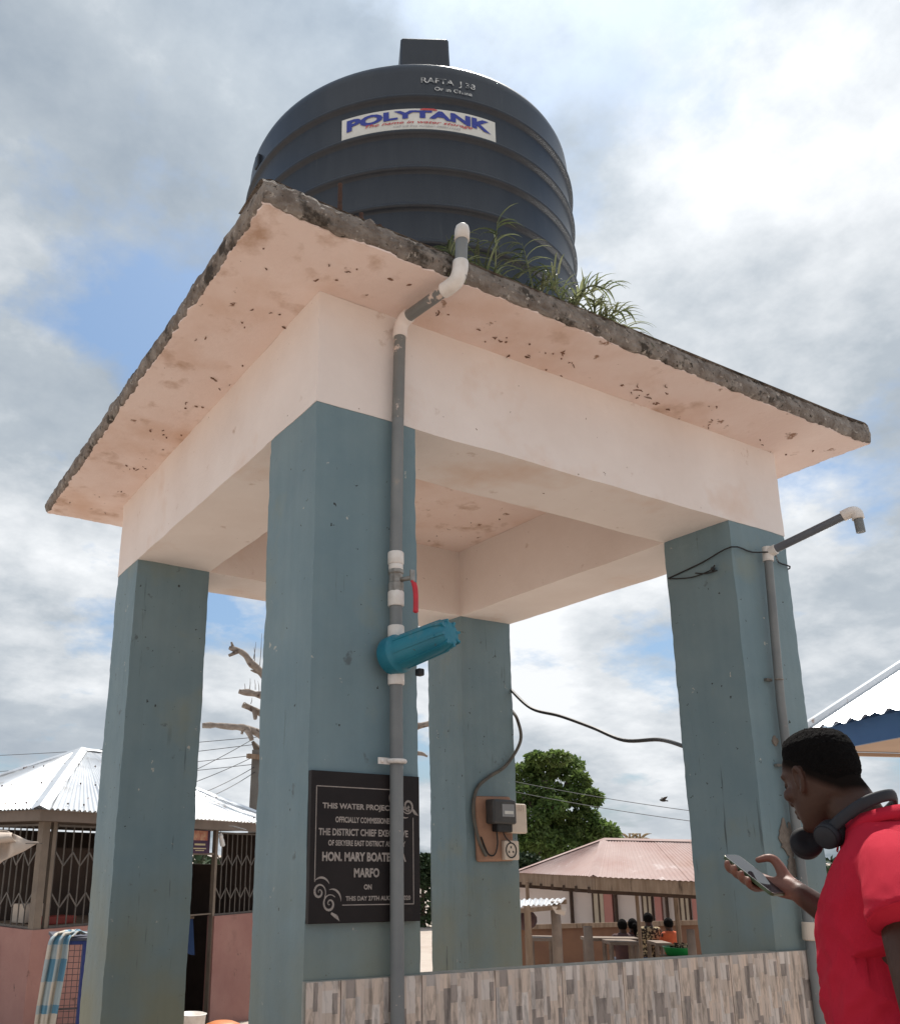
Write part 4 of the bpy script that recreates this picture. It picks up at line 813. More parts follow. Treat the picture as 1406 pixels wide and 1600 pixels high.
for k in range(int((cgz-gz)/0.045)): z = gz+0.1+0.045*k; m.bar(cgp(0, 0.016, z), cgp(0.8, 0.016, z), 0.004, 0.004)
tag(m.build('wire_mesh', MESHW, cage), kind='stuff')
m = MB(); m.add([cgp(a, b, cgz+dz) for dz in (0.006, 0.028) for a, b in ((-0.03, -0.03), (0.83, -0.03), (0.83, 0.63), (-0.03, 0.63))], [(3,2,1,0),(4,5,6,7),(0,1,5,4),(1,2,6,5),(2,3,7,6),(3,0,4,7)]); m.build('cage_top', mat('cage_top_grey', (0.05, 0.055, 0.09), (0.09, 0.09, 0.10), 8, 0.6), cage)
# towel: bunched on the cage top, hanging over the corner
tw = MB(); nu, nv = 18, 40
path = catmull([cgp(0.20, 0.12, cgz+0.05), cgp(0.10, 0.04, cgz+0.07), cgp(0.0, -0.05, cgz+0.03), cgp(-0.02, -0.085, cgz-0.12), cgp(-0.045, -0.09, cgz-0.4), cgp(-0.06, -0.09, cgz-0.65), cgp(-0.06, -0.09, cgz-0.86)], 7)
tv, tuv = [], []
for j in range(nv+1):
    t_ = j/nv*(len(path)-1); i = min(int(t_), len(path)-2); c = path[i].lerp(path[i+1], t_-i); v = j/nv
    wdt = 0.052+0.03*min(v*2, 1)*(1 if v < 0.7 else 1-(v-0.7)*1.9)
    for k in range(nu+1):
        u = k/nu-0.5
        p = c + cR*(u*2*wdt) + cB*(-0.022*sin(u*13+v*3)-0.015*sin(u*29)) + Vector((0, 0, (0.03*noise.noise(Vector((u*5, v*9, 1))) if v < 0.3 else 0) - (0.10*abs(u)+0.05*noise.noise(Vector((u*8, 3, 1))))*(1 if v > 0.9 else 0)))
        tv.append(p); tuv.append((k/nu, v))
tw.add(tv, [(j*(nu+1)+i, j*(nu+1)+i+1, (j+1)*(nu+1)+i+1, (j+1)*(nu+1)+i) for j in range(nv) for i in range(nu)]); tw.uv = tuv
tag(tw.build('towel', TOWEL, smooth=True, solid=0.008), 'blue and white checked towel draped over the corner of the wire cage', 'towel')

# ------------------------------------------------------------------ dead pollarded tree and power pole behind
dt0 = at(520, 1500, 14.0); dt0.z = ground_z(dt0)
dead = thing('dead_tree', 'bare lopped tree with stubby grey limbs behind the near column', 'tree', dt0)
def limb(pts, r0, r1, par, mt, name, seed=0, n=9):
    c = catmull(pts, 7); k = len(c); c = [p+Vector((noise.noise(p*3+Vector((seed,0,0))), noise.noise(p*3+Vector((0,seed,0))), noise.noise(p*3)))*0.04 for p in c]
    return MB().tube(c, [r0+(r1-r0)*i/(k-1) for i in range(k)], n, jit=0.5, seed=seed).build(name, mt, par, smooth=True)
limb([dt0+Vector((0,0,-.2)), at(522, 1300, 14), at(518, 1150, 14), at(524, 1010, 14.1)], 0.30, 0.17, dead, BARK, 'trunk', 1, 14)
for i, (pts, r0, r1) in enumerate((
    ([at(520, 1180, 14), at(460, 1100, 13.8), at(408, 1052, 13.6), at(380, 1022, 13.5), at(360, 1012, 13.5)], 0.11, 0.045),
    ([at(518, 1150, 14), at(450, 1102, 13.7), at(405, 1085, 13.6), at(374, 1079, 13.5)], 0.09, 0.06),
    ([at(518, 1190, 14), at(450, 1135, 13.9), at(402, 1112, 13.8), at(378, 1101, 13.7)], 0.09, 0.055),
    ([at(520, 1230, 14), at(450, 1175, 13.7), at(405, 1148, 13.5), at(370, 1138, 13.4), at(318, 1134, 13.3)], 0.10, 0.055),
    ([at(520, 1190, 14), at(600, 1160, 14), at(650, 1136, 14), at(700, 1128, 14)], 0.10, 0.06),
    ([at(520, 1230, 14), at(600, 1190, 14), at(650, 1176, 14), at(668, 1180, 14)], 0.07, 0.03))): limb(pts, r0*0.82, r1*0.72, dead, BARK, 'limb', i+2)
for i, (a, b, r) in enumerate(((at(372, 1018, 13.5), at(356, 1023, 13.45), 0.04), (at(366, 1014, 13.5), at(362, 1002, 13.5), 0.03), (at(385, 1142, 13.4), at(392, 1158, 13.4), 0.05), (at(379, 1140, 13.4), at(377, 1150, 13.4), 0.03), (at(398, 1110, 13.75), at(400, 1124, 13.7), 0.05), (at(408, 1052, 13.6), at(394, 1045, 13.55), 0.02))):
    limb([a, a.lerp(b, 0.5), b], r, r*0.6, dead, BARK, 'stub', i+20, 7)
m = MB()
for (x0, y0, x1, y1) in ((396, 1030, 400, 1003), (406, 1040, 409, 990), (398, 1033, 397, 1012), (390, 1078, 391, 1060), (399, 1078, 398, 1062), (405, 1080, 403, 1064), (383, 1078, 382, 1068), (392, 1100, 394, 1090)): m.tube([at(x0, y0, 13.6), at((x0+x1)/2+0.5, (y0+y1)/2, 13.6), at(x1, y1, 13.6)], [0.006, 0.005, 0.002], 5)
m.build('twigs', BARK2, dead)

pp = at(399, 1240, 18); pole = thing('utility_pole', 'square concrete power pole with cross arm behind the kiosk roof', 'pole', (pp.x, pp.y, ground_z(pp)))
pt = at(401, 1192, 18)
m = MB(); m.tube([(pp.x, pp.y, ground_z(pp)-0.3), (pt.x, pt.y, pt.z+0.25)], [0.16, 0.11], 4); m.build('shaft', CONCP, pole)
m = MB(); m.bar(pt+HR*-0.15-HF*0.3+Vector((0,0,.1)), pt+HR*0.5+HF*0.3+Vector((0,0,.1)), 0.09, 0.09); m.build('cross_arm', WOOD, pole)
m = MB(); m.tube([pt+Vector((0,0,.15)), pt+Vector((0,0,.28)), pt+HR*-0.1+Vector((0,0,.42))], [0.07, 0.08, 0.03], 8); m.build('insulator', BARK2, pole)
WIRE = mat('line_wire', (0.05, 0.05, 0.055), None, rough=0.6)
def line(a, b, sag, name, label, cat, grp, r=0.007):
    pts = [a.lerp(b, i/12)+Vector((0, 0, -sag*4*(i/12)*(1-i/12))) for i in range(13)]; m = MB(); m.tube(pts, r, 5, caps=False); tag(m.build(name, WIRE), label, cat, grp)
for (y0, x1, y1, d1) in ((1152, -60, 1183, 24), (1163, -80, 1212, 24), (1180, -60, 1222, 24), (1194, -60, 1234, 24)):
    line(at(402, y0, 18), at(x1, y1, d1), 0.05, 'overhead_line', 'thin overhead wire running from the pole across above the kiosk roof', 'wire', 'wires leaving the pole towards the kiosk side')
for (x0, y0, x1, y1) in ((392, 1157, 170, 1260), (402, 1180, 180, 1262), (402, 1196, 250, 1262), (402, 1204, 280, 1262)):
    line(at(x0, y0, 18), at(x1, y1, 16), 0.08, 'service_line', 'thin service wire slanting down from the pole to the kiosk roof', 'wire', 'wires dropping from the pole')
for (y0, y1, w_) in ((1216, 1266, 'upper'), (1232, 1282, 'lower')):
    line(at(760, y0-4, 30), at(1180, y1+14, 22), 0.1, 'power_line', w_+' of the two thin power lines crossing in front of the broad tree', 'wire', 'pair of power lines by the tree', 0.010)

# ------------------------------------------------------------------ big tree, bushes
def leaf_mass(mb, c, r, n, s, flat=1.0):
    for _ in range(n):
        d = Vector((random.gauss(0, 1), random.gauss(0, 1), random.gauss(0, 1))).normalized(); k = random.uniform(0.45, 1.0)**0.6*(1+0.22*noise.noise(d*2.2+Vector(c)))
        p = Vector(c)+Vector((d.x*r[0], d.y*r[1], d.z*r[2]))*k
        a = (d*0.6+Vector((random.gauss(0, .7), random.gauss(0, .7), random.gauss(0, .5)))).normalized(); b = a.cross(Vector((random.gauss(0,1), random.gauss(0,1), random.gauss(0,1)))).normalized(); l = s*random.uniform(0.6, 1.3)
        mb.add([p, p+a*l*0.5+b*l*0.28, p+a*l-Vector((0,0,l*.12)), p+a*l*0.5-b*l*0.28], [(0, 1, 2, 3)])
tb = at(866, 1400, 40); tb.z = -1.3
big = thing('broad_tree', 'tall broad green tree with layered crown behind the pink roofed shed', 'tree', tb)
limb([tb, at(868, 1345, 40), at(868, 1315, 40), at(862, 1270, 40), at(850, 1220, 40)], 0.42, 0.16, big, BARK2, 'trunk', 3, 12)
for i, pts in enumerate(([(868, 1320), (890, 1290), (915, 1262), (925, 1250)], [(866, 1300), (840, 1270), (818, 1245)], [(862, 1270), (880, 1240), (890, 1210)], [(868, 1325), (905, 1305), (945, 1296)], [(866, 1318), (840, 1312), (815, 1300)], [(846, 1400), (842, 1345), (838, 1310)])):
    limb([at(x, y, 40+0.3*k*(-1)**i) for k, (x, y) in enumerate(pts)], 0.2, 0.06, big, BARK2, 'limb', 40+i, 7)
m = MB(); K = 40/1390.0
for (x, y, rx, rz, n) in ((850, 1200, 34, 18, 700), (820, 1212, 26, 20, 420), (885, 1200, 30, 18, 520), (905, 1222, 18, 16, 300), (822, 1245, 26, 18, 420), (858, 1240, 32, 20, 420), (895, 1246, 30, 14, 380), (925, 1247, 16, 12, 240), (830, 1282, 30, 16, 420), (870, 1285, 34, 18, 520), (912, 1280, 28, 15, 420), (940, 1298, 27, 12, 360), (905, 1306, 32, 13, 380), (850, 1312, 34, 14, 420), (815, 1310, 24, 15, 300), (955, 1303, 14, 8, 140), (840, 1186, 20, 10, 240), (870, 1184, 22, 9, 260), (835, 1328, 26, 12, 260), (880, 1324, 30, 12, 300), (915, 1322, 26, 10, 260), (862, 1262, 24, 16, 260), (945, 1316, 18, 8, 160), (806, 1275, 14, 16, 160)):
    leaf_mass(m, at(x, y, 40+random.uniform(-1.2, 1.2)), (rx*K*0.95, rx*K*0.8, rz*K*0.95), int(n*2.9), 0.21)
tag(m.build('crown', LEAF, big), kind='stuff')
for i, (x, y, d, rx, rz, lab) in enumerate(((815, 1352, 34, 30, 14, 'dark bush under the broad tree beside the back column'), (660, 1352, 38, 26, 14, 'distant dark tree clump seen between the near and back columns'), (870, 1345, 44, 34, 10, 'low dark thicket behind the trunk of the broad tree'), (1078, 1334, 40, 14, 10, 'brownish bush beyond the shed ridge beside the right column'))):
    c = at(x, y, d); b = thing('bush', lab, 'bush', (c.x, c.y, -1.3)); k = d/1390
    m = MB(); m.tube([(c.x, c.y, -1.4), (c.x, c.y, c.z)], [0.12, 0.05], 6); m.build('stem', BARK2, b)
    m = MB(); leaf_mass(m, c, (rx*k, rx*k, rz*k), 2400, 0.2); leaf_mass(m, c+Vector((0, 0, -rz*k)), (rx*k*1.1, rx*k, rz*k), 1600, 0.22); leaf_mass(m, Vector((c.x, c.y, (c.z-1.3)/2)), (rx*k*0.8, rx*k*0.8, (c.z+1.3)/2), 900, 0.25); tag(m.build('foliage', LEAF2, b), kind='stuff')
for i, x in enumerate((984, 1000)):
    b = at(x, 1313, 60); t = thing('palm_top', 'small far palm crown showing just above the shed ridge', 'palm', (b.x, b.y, -1.3), 'far palms above the shed ridge')
    m = MB(); m.tube([(b.x, b.y, -1.4), b], [0.2, 0.14], 7); m.build('trunk', BARK2, t)
    m = MB()
    for k in range(16):
        a = 2*pi*k/16; pts = [b+Vector((cos(a)*r_, sin(a)*r_, 0.55*r_*(1.2 if k % 2 else 2.2)-0.9*r_*r_)) for r_ in (0, 0.2, 0.4, 0.6, 0.75)]; m.tube(pts, [0.05, 0.06, 0.05, 0.03, 0.01], 4)
    m.build('fronds', DRYL, t)
bd = at(1036, 1251, 26); bird = thing('flying_bird', 'small dark bird flying in the sky near the power lines', 'bird', bd)
m = MB(); m.loft([[bd+HR*x+HF*(0.04*r_*cos(a))+Vector((0,0,0.04*r_*sin(a)-0.1*x)) for a in [2*pi*j/8 for j in range(8)]] for x, r_ in ((-0.10, 0.3), (-0.08, 0.7), (-0.03, 1), (0.03, 0.9), (0.08, 0.4), (0.13, 0.5), (0.14, 0.1))])
for s_ in (-1, 1): m.add([bd+HR*-0.04, bd+HR*0.05, bd+HR*(0.07)+HF*0.12*s_+Vector((0,0,.06)), bd+HR*0.06+HF*0.22*s_+Vector((0,0,.10)), bd+HR*-0.02+HF*0.12*s_+Vector((0,0,.08)), bd+HR*-0.04+Vector((0,0,.012)), bd+HR*0.05+Vector((0,0,.012)), bd+HR*(0.07)+HF*0.12*s_+Vector((0,0,.068))], [(0, 1, 2, 3, 4), (5, 6, 7, 3, 4)])
m.build('body_and_wings', BIRDM, bird)

# ------------------------------------------------------------------ pink roofed shed with stalls
SA, SB, SC = at(803, 1363, 16.6), at(927, 1369, 14.0), at(1100, 1381, 13.6)
SZ = (SA.z+SB.z+SC.z)/3; 
for p in (SA, SB, SC): p.z = SZ*0.4+p.z*0.6
SC = SB + (SC-SB)*1.75; SD = SA + (SC-SB)
shed = thing('market_shed', 'open shed with faded pink hipped tin roof and wooden fascia', 'shed', (SB.x, SB.y, ground_z(SB)))
ctr = (SA+SB+SC+SD)/4; R1 = at(944, 1312, 15.4); dd = (SC-SB).normalized(); R2 = R1 + dd*1.55; R2.z = R1.z - 0.02
facet(SB, SC, R1, R2, 'roof_sheet', PTIN, shed, 6, 0.076, 0.006); facet(SA, SB, R1, R1, 'roof_sheet', PTIN, shed, 4, 0.076, 0.006); facet(SD, SA, R2, R1, 'roof_sheet', PTIN, shed, 3, 0.15, 0.010); facet(SC, SD, R2, R2, 'roof_sheet', PTIN, shed, 2, 0.15, 0.010)
for a, b in ((SB, R1), (SA, R1), (R1, R2), (SC, R2)):
    m = MB(); sd = (b-a).cross(Vector((0,0,1))).normalized()
    for s_ in (-1, 1): m.sheet(a+Vector((0,0,.025)), b+Vector((0,0,.025)), b+sd*s_*0.07-Vector((0,0,.01)), a+sd*s_*0.07-Vector((0,0,.01)), 8, 1)
    m.build('hip_cap', PTIN, shed, solid=0.002)
for a, b in ((SA, SB), (SB, SC)):
    m = MB(); dn = Vector((0,0,-0.135)); a2, b2 = a.lerp(ctr, 0.03), b.lerp(ctr, 0.03); a2.z, b2.z = a.z, b.z; m.bar(a2+dn*0.72, b2+dn*0.72, 0.03, 0.19); m.build('fascia_board', WOOD, shed)
for k in range(7):
    a = SA.lerp(SB, (k+0.5)/7); b = SD.lerp(SC, (k+0.5)/7); m = MB(); m.bar(a+Vector((0,0,-0.20)), b+Vector((0,0,-0.20)), 0.06, 0.09); m.build('tie_beam', DKWOOD, shed)
def post(p, top, w, par, mt, name='post'):
    z0 = ground_z(p); m = MB(); m.tube([(p.x, p.y, z0-0.1), (p.x+0.01, p.y, (z0+top)/2), (p.x, p.y, top)], [w, w*0.95, w*0.9], 7, jit=0.2); return m.build(name, mt, par)
for x, d in ((998, 14.6), (826, 16.0)): post(at(x, 1450, d), SZ-0.12, 0.032, shed, WOOD)
for q in (SB.lerp(SC, 0.93).lerp(ctr, 0.06), SD.lerp(ctr, 0.05)): post(q, SZ-0.12, 0.05, shed, WOOD)
# low brown stall partition
m = MB(); a, b = at(808, 1449, 19.6), at(1110, 1441, 18.6)
m.bar(Vector((a.x, a.y, a.z-0.75)), Vector((b.x, b.y, b.z-0.75)), 0.05, 1.5); simple('stall_partition', m, PLY, 'long brown board partition behind the market stalls', 'partition')
m = MB(); a2, b2 = at(812, 1438, 18.5), at(1110, 1434, 16.9); m.bar(Vector((a.x, a.y, a.z))-HF*0.06, Vector((b.x, b.y, b.z))-HF*0.06, 0.04, 0.09); simple('partition_rail', m, WOOD, 'wooden rail along the top of the brown partition', 'rail')
def stall_table(x0, x1, y, d, label, dp=0.5):
    a, b = at(x0, y, d), at(x1, y, d); b.z = a.z; gz_ = ground_z(a); t = thing('stall_table', label, 'table', (a.x, a.y, gz_))
    m = MB(); e = HF*dp; vs = [p+Vector((0,0,z)) for z in (-0.05, 0.0) for p in (a, b, b+e, a+e)]; m.add(vs, [(3,2,1,0),(4,5,6,7),(0,1,5,4),(1,2,6,5),(2,3,7,6),(3,0,4,7)]); m.build('table_top', PALEW, t)
    for p in (a.lerp(b, .06)+HF*0.05, a.lerp(b, .94)+HF*0.05, a.lerp(b, .06)+HF*(dp-0.05), a.lerp(b, .94)+HF*(dp-0.05)): m = MB(); m.bar((p.x, p.y, gz_-0.3), (p.x, p.y, a.z-0.04), 0.05, 0.05); m.build('leg', PALEW, t)
    return t
stall_table(829, 872, 1466, 15.6, 'grey wooden stall table beside the small tin canopy'); stall_table(953, 1000, 1472, 15.4, 'empty grey table between pale post and patterned-top person'); stall_table(1026, 1050, 1474, 15.6, 'low table in front of the person in orange')
stall_table(915, 1000, 1466, 15.9, 'long dark stall counter in front of the two seated people', 0.35)
for x, y, d, w, lab in ((918, 1448, 14.6, 0.07, 'thick pale wooden post before the brown partition'), (1078, 1453, 14.2, 0.065, 'pale wooden post beside the green basin'), (867, 1409, 13.2, 0.07, 'pale post holding up the small tin canopy')):
    p = at(x, y, d); simple('wooden_post', MB().tube([(p.x, p.y, ground_z(p)-0.1), (p.x+.01, p.y, p.z-0.4), p], [w, w*0.97, w*0.94], 8, jit=0.15), PALEW, lab, 'post', smooth=True)
can = thing('tin_canopy', 'small sloping canopy of old tin sheets on poles', 'canopy', at(840, 1420, 13.0))
ca, cb, cc_, cd = at(800, 1419, 13.2), at(876, 1412, 12.9), at(884, 1404, 13.6), at(800, 1406, 14.2)
m = MB(); m.sheet(ca, cb, cc_, cd, 40, 6, lambda p, u, v: p+Vector((0,0,0.014*sin(u*60)+0.02*noise.noise(p*3)))); m.build('tin_sheet', TIN, can, solid=0.004)
for p, q in ((ca+Vector((0,0,-.05)), cb+Vector((0,0,-.05))), (cd+Vector((0,0,-.05)), cc_+Vector((0,0,-.05)))): m = MB(); m.bar(p, q, 0.05, 0.06); m.build('rafter', WOOD, can)
p = at(824, 1430, 13.1); post(p, at(824, 1416, 13.1).z, 0.05, can, WOOD, 'pole')
m = MB(); c = at(872, 1417, 12.9); m.sheet(c+HR*-0.09, c+HR*0.12, c+HR*0.08+Vector((0,0,-.12)), c+HR*-0.04+Vector((0,0,-.09)), 6, 5, lambda p, u, v: p+HF*0.03*noise.noise(p*12)); m.build('rag', RAG, can)
m = MB(); c = at(820, 1437, 13.6); m.ball(c, (0.16, 0.16, 0.15), 10, 7); m.v = [p+Vector((noise.noise(p*8), noise.noise(p*8+Vector((4,0,0))), 0))*0.05 for p in m.v]; simple('hanging_bundle', m, PLUMC, 'dark bundle hung below the small tin canopy', 'bundle', smooth=True)
m = MB(); m.tube([c, at(822, 1418, 13.3)], 0.01, 5); simple('bundle_cord', m, BLACKR, 'cord holding the dark bundle under the tin canopy', 'cord')

# ------------------------------------------------------------------ far row of shops
F0, F1 = at(770, 1398, 30), at(1130, 1398, 25.5); F1.z = F0.z = 0.75; fd = (F1-F0).normalized(); fn_ = Vector((fd.y, -fd.x, 0)); FL = (F1-F0).length
shop = thing('shop_row', 'long pale shop row with cream doors and pink pillars behind the shed', 'building', (F0.x, F0.y, -1.3))
def fpx(x):   # distance along the row seen at photo column x
    lo, hi = 0, FL
    q = at(x, 1400, 20)-CAM; q.z = 0; qn = Vector((-q.y, q.x, 0)); o = F0-CAM; o.z = 0
    return -o.dot(qn)/fd.dot(qn)
def fslab(x0, x1, z0, z1, out, name, mt, par=None):
    a, b = fpx(x0), fpx(x1); m = MB(); c = F0+fd*((a+b)/2)+fn_*(out/2); m.box((c.x, c.y, (z0+z1)/2), (b-a, out, z1-z0), rz=math.atan2(fd.y, fd.x)); return m.build(name, mt, par or shop)
m = MB(); c = (F0+F1)/2-fn_*2.0; m.box((c.x, c.y, (-1.4+0.85)/2), (FL, 3.98, 2.25), rz=math.atan2(fd.y, fd.x)); m.build('wall', WALLW, shop)
m = MB(); c = (F0+F1)/2-fn_*1.7; m.bar(c-fd*(FL/2+.2)+Vector((0,0,.22)), c+fd*(FL/2+.2)+Vector((0,0,.22)), 5.2, 0.08); m.build('roof', PTIN, shop)
for x0, x1 in ((927, 944), (1004, 1018), (1062, 1076)):
    d_ = sub(fslab(x0, x1, -1.3, 0.62, 0.06, 'door', DOORC)); 
    for xx in (x0-1.0, (x0+x1)/2, x1): fslab(xx, xx+2.0, -1.3, 0.62, 0.09, 'door_frame', DKWOOD, d_)
for x0, x1 in ((945, 958), (1024, 1034), (1082, 1092)): fslab(x0, x1, -1.3, 0.66, 0.12, 'pillar', WALLP)
for x in (893, 962, 1041): fslab(x, x+2.2, -1.3, 0.68, 0.16, 'gutter_pipe', DKWOOD)

# ------------------------------------------------------------------ building corner on the right
B0 = at(1290, 1139, 8.0); B1 = at(1406, 1119, 7.0); be = (B1-B0); be.z = 0; be.normalize(); bs = Vector((-be.y, be.x, 0));
if bs.dot(HR) < 0: bs = -bs
BL, BWD = 4.5, 3.0; BZ = B0.z
rb = thing('blue_trim_building', 'pavilion corner with bright tin roof and dark blue fascia behind the man', 'building', (B0.x+be.x*1.5+bs.x*1.5, B0.y+be.y*1.5+bs.y*1.5, 0))
def rp_(a, b, z): return Vector((B0.x, B0.y, 0)) + be*a + bs*b + Vector((0, 0, z))
sl_ = 0.60
for k in range(5):
    a0_, a1_ = k*0.9-0.12, (k+1)*0.9-0.12; o = corr_sheet(rp_(a0_, -0.10, BZ+0.004*(k%2)), rp_(a1_, -0.10, BZ+0.004*(k%2)), rp_(a0_, BWD, BZ+sl_*(BWD+0.1)+0.004*(k%2)), rp_(a1_, BWD, BZ+sl_*(BWD+0.1)+0.004*(k%2)), 0.20, 0.020, rows=2).build('roof_sheet', TIN, rb); o.data.shade_smooth()
m = MB(); m.bar(rp_(-0.13, -0.12, BZ+0.035), rp_(-0.13, BWD, BZ+0.035+sl_*(BWD+0.12)), 0.10, 0.05); m.build('verge_cap', TIN, rb)
m = MB(); m.bar(rp_(-0.1, 0.0, BZ-0.10), rp_(BL, 0.0, BZ-0.10), 0.03, 0.20); m.build('fascia', BLUEF, rb)
m = MB(); m.sheet(rp_(-0.085, 0.016, BZ-0.17), rp_(-0.085, BWD, BZ-0.17), rp_(-0.085, BWD, BZ+sl_*BWD-0.02), rp_(-0.085, 0.016, BZ-0.03), 4, 2); m.build('gable_board', BLUEF, rb, solid=0.02)
m = MB(); m.sheet(rp_(-0.07, 0.02, BZ-0.185), rp_(BL, 0.02, BZ-0.185), rp_(BL, BWD, BZ-0.20), rp_(-0.07, BWD, BZ-0.20), 6, 6); m.build('soffit', SOFB, rb, solid=0.015)
m = MB(); m.bar(rp_(-0.06, 0.0, BZ-0.215), rp_(-0.06, BWD, BZ-0.23), 0.05, 0.03); m.build('soffit_trim', SOFB, rb)
for a, b in ((0.4, 2.4), (4.2, 0.5), (4.2, 2.4)): m = MB(); m.tube([rp_(a, b, -0.6), rp_(a, b, BZ-0.18)], 0.09, 12); m.build('post', SOFB, rb)

# ------------------------------------------------------------------ people in the market
def ell(c, rx, ry, n=16, nrm=None):
    return [Vector(c)+Vector((rx*cos(2*pi*j/n), ry*sin(2*pi*j/n), 0)) for j in range(n)]
def limb_tube(mb, pts, r, n=10):
    """rounded tapered limb"""
    c = catmull(pts, 4); k = len(c); rr = []
    for i in range(k):
        t_ = i/(k-1)*(len(r)-1); j = min(int(t_), len(r)-2); rr.append(r[j]+(r[j+1]-r[j])*(t_-j))
    mb.tube(c, rr, n); mb.ball(c[0], rr[0]*0.99, 10, 6); mb.ball(c[-1], rr[-1]*0.99, 10, 6)
def far_person(x, yhead, d, label, top, skirt, lean=0.0, turn=0.0, seated=False, hair_knot=False, wide=1.0):
    """small figure seen from behind; local Y is away from the camera"""
    h = at(x, yhead, d); gz_ = ground_z(h); H = h.z-gz_
    if seated: gz_ = h.z-1.25
    t = thing('person', label, 'person', (h.x, h.y, gz_), local=True, rz=math.atan2(HF.y, HF.x)-pi/2+turn)
    s = (1.62 if not seated else 1.25); k = (h.z-gz_)/s
    z = lambda v: v*k
    hip, sh = (0.86, 1.355) if not seated else (0.48, 0.985); ln = lean
    S = lambda x_, y_, z_: Vector((x_*k, (y_+ln*max(0, z_-hip)/(sh-hip))*k, z(z_)))
    top_z = s
    b = MB(); b.ball(S(0, 0.03, top_z-0.11), (0.078*k, 0.092*k, 0.115*k), 12, 8); limb_tube(b, [S(0, 0, sh), S(0, 0.01, top_z-0.17)], [0.072*k, 0.058*k])
    b.loft([ell(S(0, 0, q), rx*k*wide, ry*k) for q, rx, ry in ((hip-0.05, .15, .11), (hip+.12, .13, .10), (sh-.14, .16, .10), (sh-.02, .14, .08), (sh+.03, .07, .06))])
    for s_ in (-1, 1):
        limb_tube(b, [S(s_*.17, 0, sh-.04), S(s_*.22, .06, sh-.28), S(s_*.16, .24, sh-.34)], [.05*k, .042*k, .03*k]); limb_tube(b, [S(s_*.16, .24, sh-.34), S(s_*.14, .31, sh-.34)], [.03*k, .02*k])
        for q in range(4): limb_tube(b, [S(s_*(.125+.013*q), .30, sh-.34), S(s_*(.125+.013*q), .36, sh-.36)], [.009*k, .007*k], 6)
        limb_tube(b, [S(s_*(.125)-s_*.02, .27, sh-.33), S(s_*.09, .31, sh-.33)], [.010*k, .008*k], 6)
        if seated: limb_tube(b, [S(s_*.09, 0, hip), S(s_*.10, .40, hip), S(s_*.10, .42, 0.05)], [.08*k, .06*k, .04*k])
        else: limb_tube(b, [S(s_*.09, 0, hip), S(s_*.09, .02, .45), S(s_*.09, 0, 0.06)], [.085*k, .06*k, .042*k])
        limb_tube(b, [S(s_*.10, (.40 if seated else 0), 0.04), S(s_*.11, (.52 if seated else .14), 0.03)], [.04*k, .03*k])
    remeshed(b, 'body', SKIN, t, 0.016, 3)
    hb_ = MB(); hb_.ball(S(0, 0.018, top_z-0.095), (0.088*k, 0.098*k, 0.105*k), 12, 8)
    if hair_knot: hb_.ball(S(0, -.10, top_z-0.12), (.05*k, .05*k, .06*k), 10, 6); hb_.tube([S(0, -.09, top_z-.1), S(0.02, -.10, top_z-.25), S(0.03, -.09, top_z-.33)], [.045*k, .035*k, .015*k], 8)
    hb_.build('hair', HAIR, t, smooth=True)
    c = MB(); c.loft([ell(S(0, 0, q), rx*k*wide, ry*k, 18) for q, rx, ry in ((hip-.12, .18, .14), (hip+.1, .155, .12), (sh-.14, .18, .118), (sh-.01, .165, .10), (sh+.035, .085, .07))])
    for s_ in (-1, 1): limb_tube(c, [S(s_*.15, 0, sh-.04), S(s_*.205, .03, sh-.20)], [.066*k, .058*k])
    remeshed(c, 'top', top, t, 0.018, 2)
    c = MB()
    if seated:
        for s_ in (-1, 1): limb_tube(c, [S(s_*.09, -.02, hip), S(s_*.10, .40, hip), S(s_*.10, .42, 0.15)], [.115*k, .08*k, .06*k])
    else: c.loft([ell(S(0, 0, q), rx*k, ry*k, 18) for q, rx, ry in ((.10, .19, .17), (.5, .175, .15), (hip-.08, .185, .145), (hip+.05, .15, .115))])
    c.build('skirt', skirt, t, smooth=True)
    if seated:
        m = MB(); m.bbox((0, 0.02, (hip-.14)*k), (.42*k, .40*k, .05*k), .01)
        st = MB(); st.bbox((0, 0, 0), (.42*k, .40*k, .05*k), .01)
        o = thing('stool', 'plain wooden stool under the ' + ' '.join(label.split()[:8]), 'stool', (h.x, h.y, gz_), local=True, rz=math.atan2(HF.y, HF.x)-pi/2)
        m.build('seat', WOOD, o)
        for sx in (-1, 1):
            for sy in (-1, 1): q = MB(); q.bar((sx*.17*k, (0.02+sy*.16)*k, -0.6), (sx*.17*k, (0.02+sy*.16)*k, (hip-.15)*k), .04, .04); q.build('leg', WOOD, o)
    return t
far_person(972, 1437, 16.9, 'seated person with close cropped hair and dark clothes behind the stall table', PLUMC, NAVY, seated=True)
far_person(988, 1436, 17.0, 'seated person with hair gathered in a hanging tail', mat('rust_cloth', (0.16, 0.05, 0.03), (0.10, 0.035, 0.025), 9, 0.9), NAVY, seated=True, hair_knot=True)
far_person(1013, 1427, 16.6, 'standing person in a patterned top and blue skirt seen from behind', PATT, BLUEC, lean=0.02)
far_person(1043, 1435, 16.4, 'person in an orange dress bending forward over the stall', ORANGE, ORANGE, lean=-0.02, turn=0.5, wide=1.12)
gb = at(1060, 1487, 15.0)
gt = thing('basin_stand', 'dark wooden stand under the green basin', 'stand', (gb.x, gb.y, ground_z(gb)))
m = MB(); zt_ = gb.z-0.05; m.bbox((gb.x, gb.y, zt_-0.04), (0.5, 0.5, 0.05), 0.01); m.build('top', WOOD, gt)
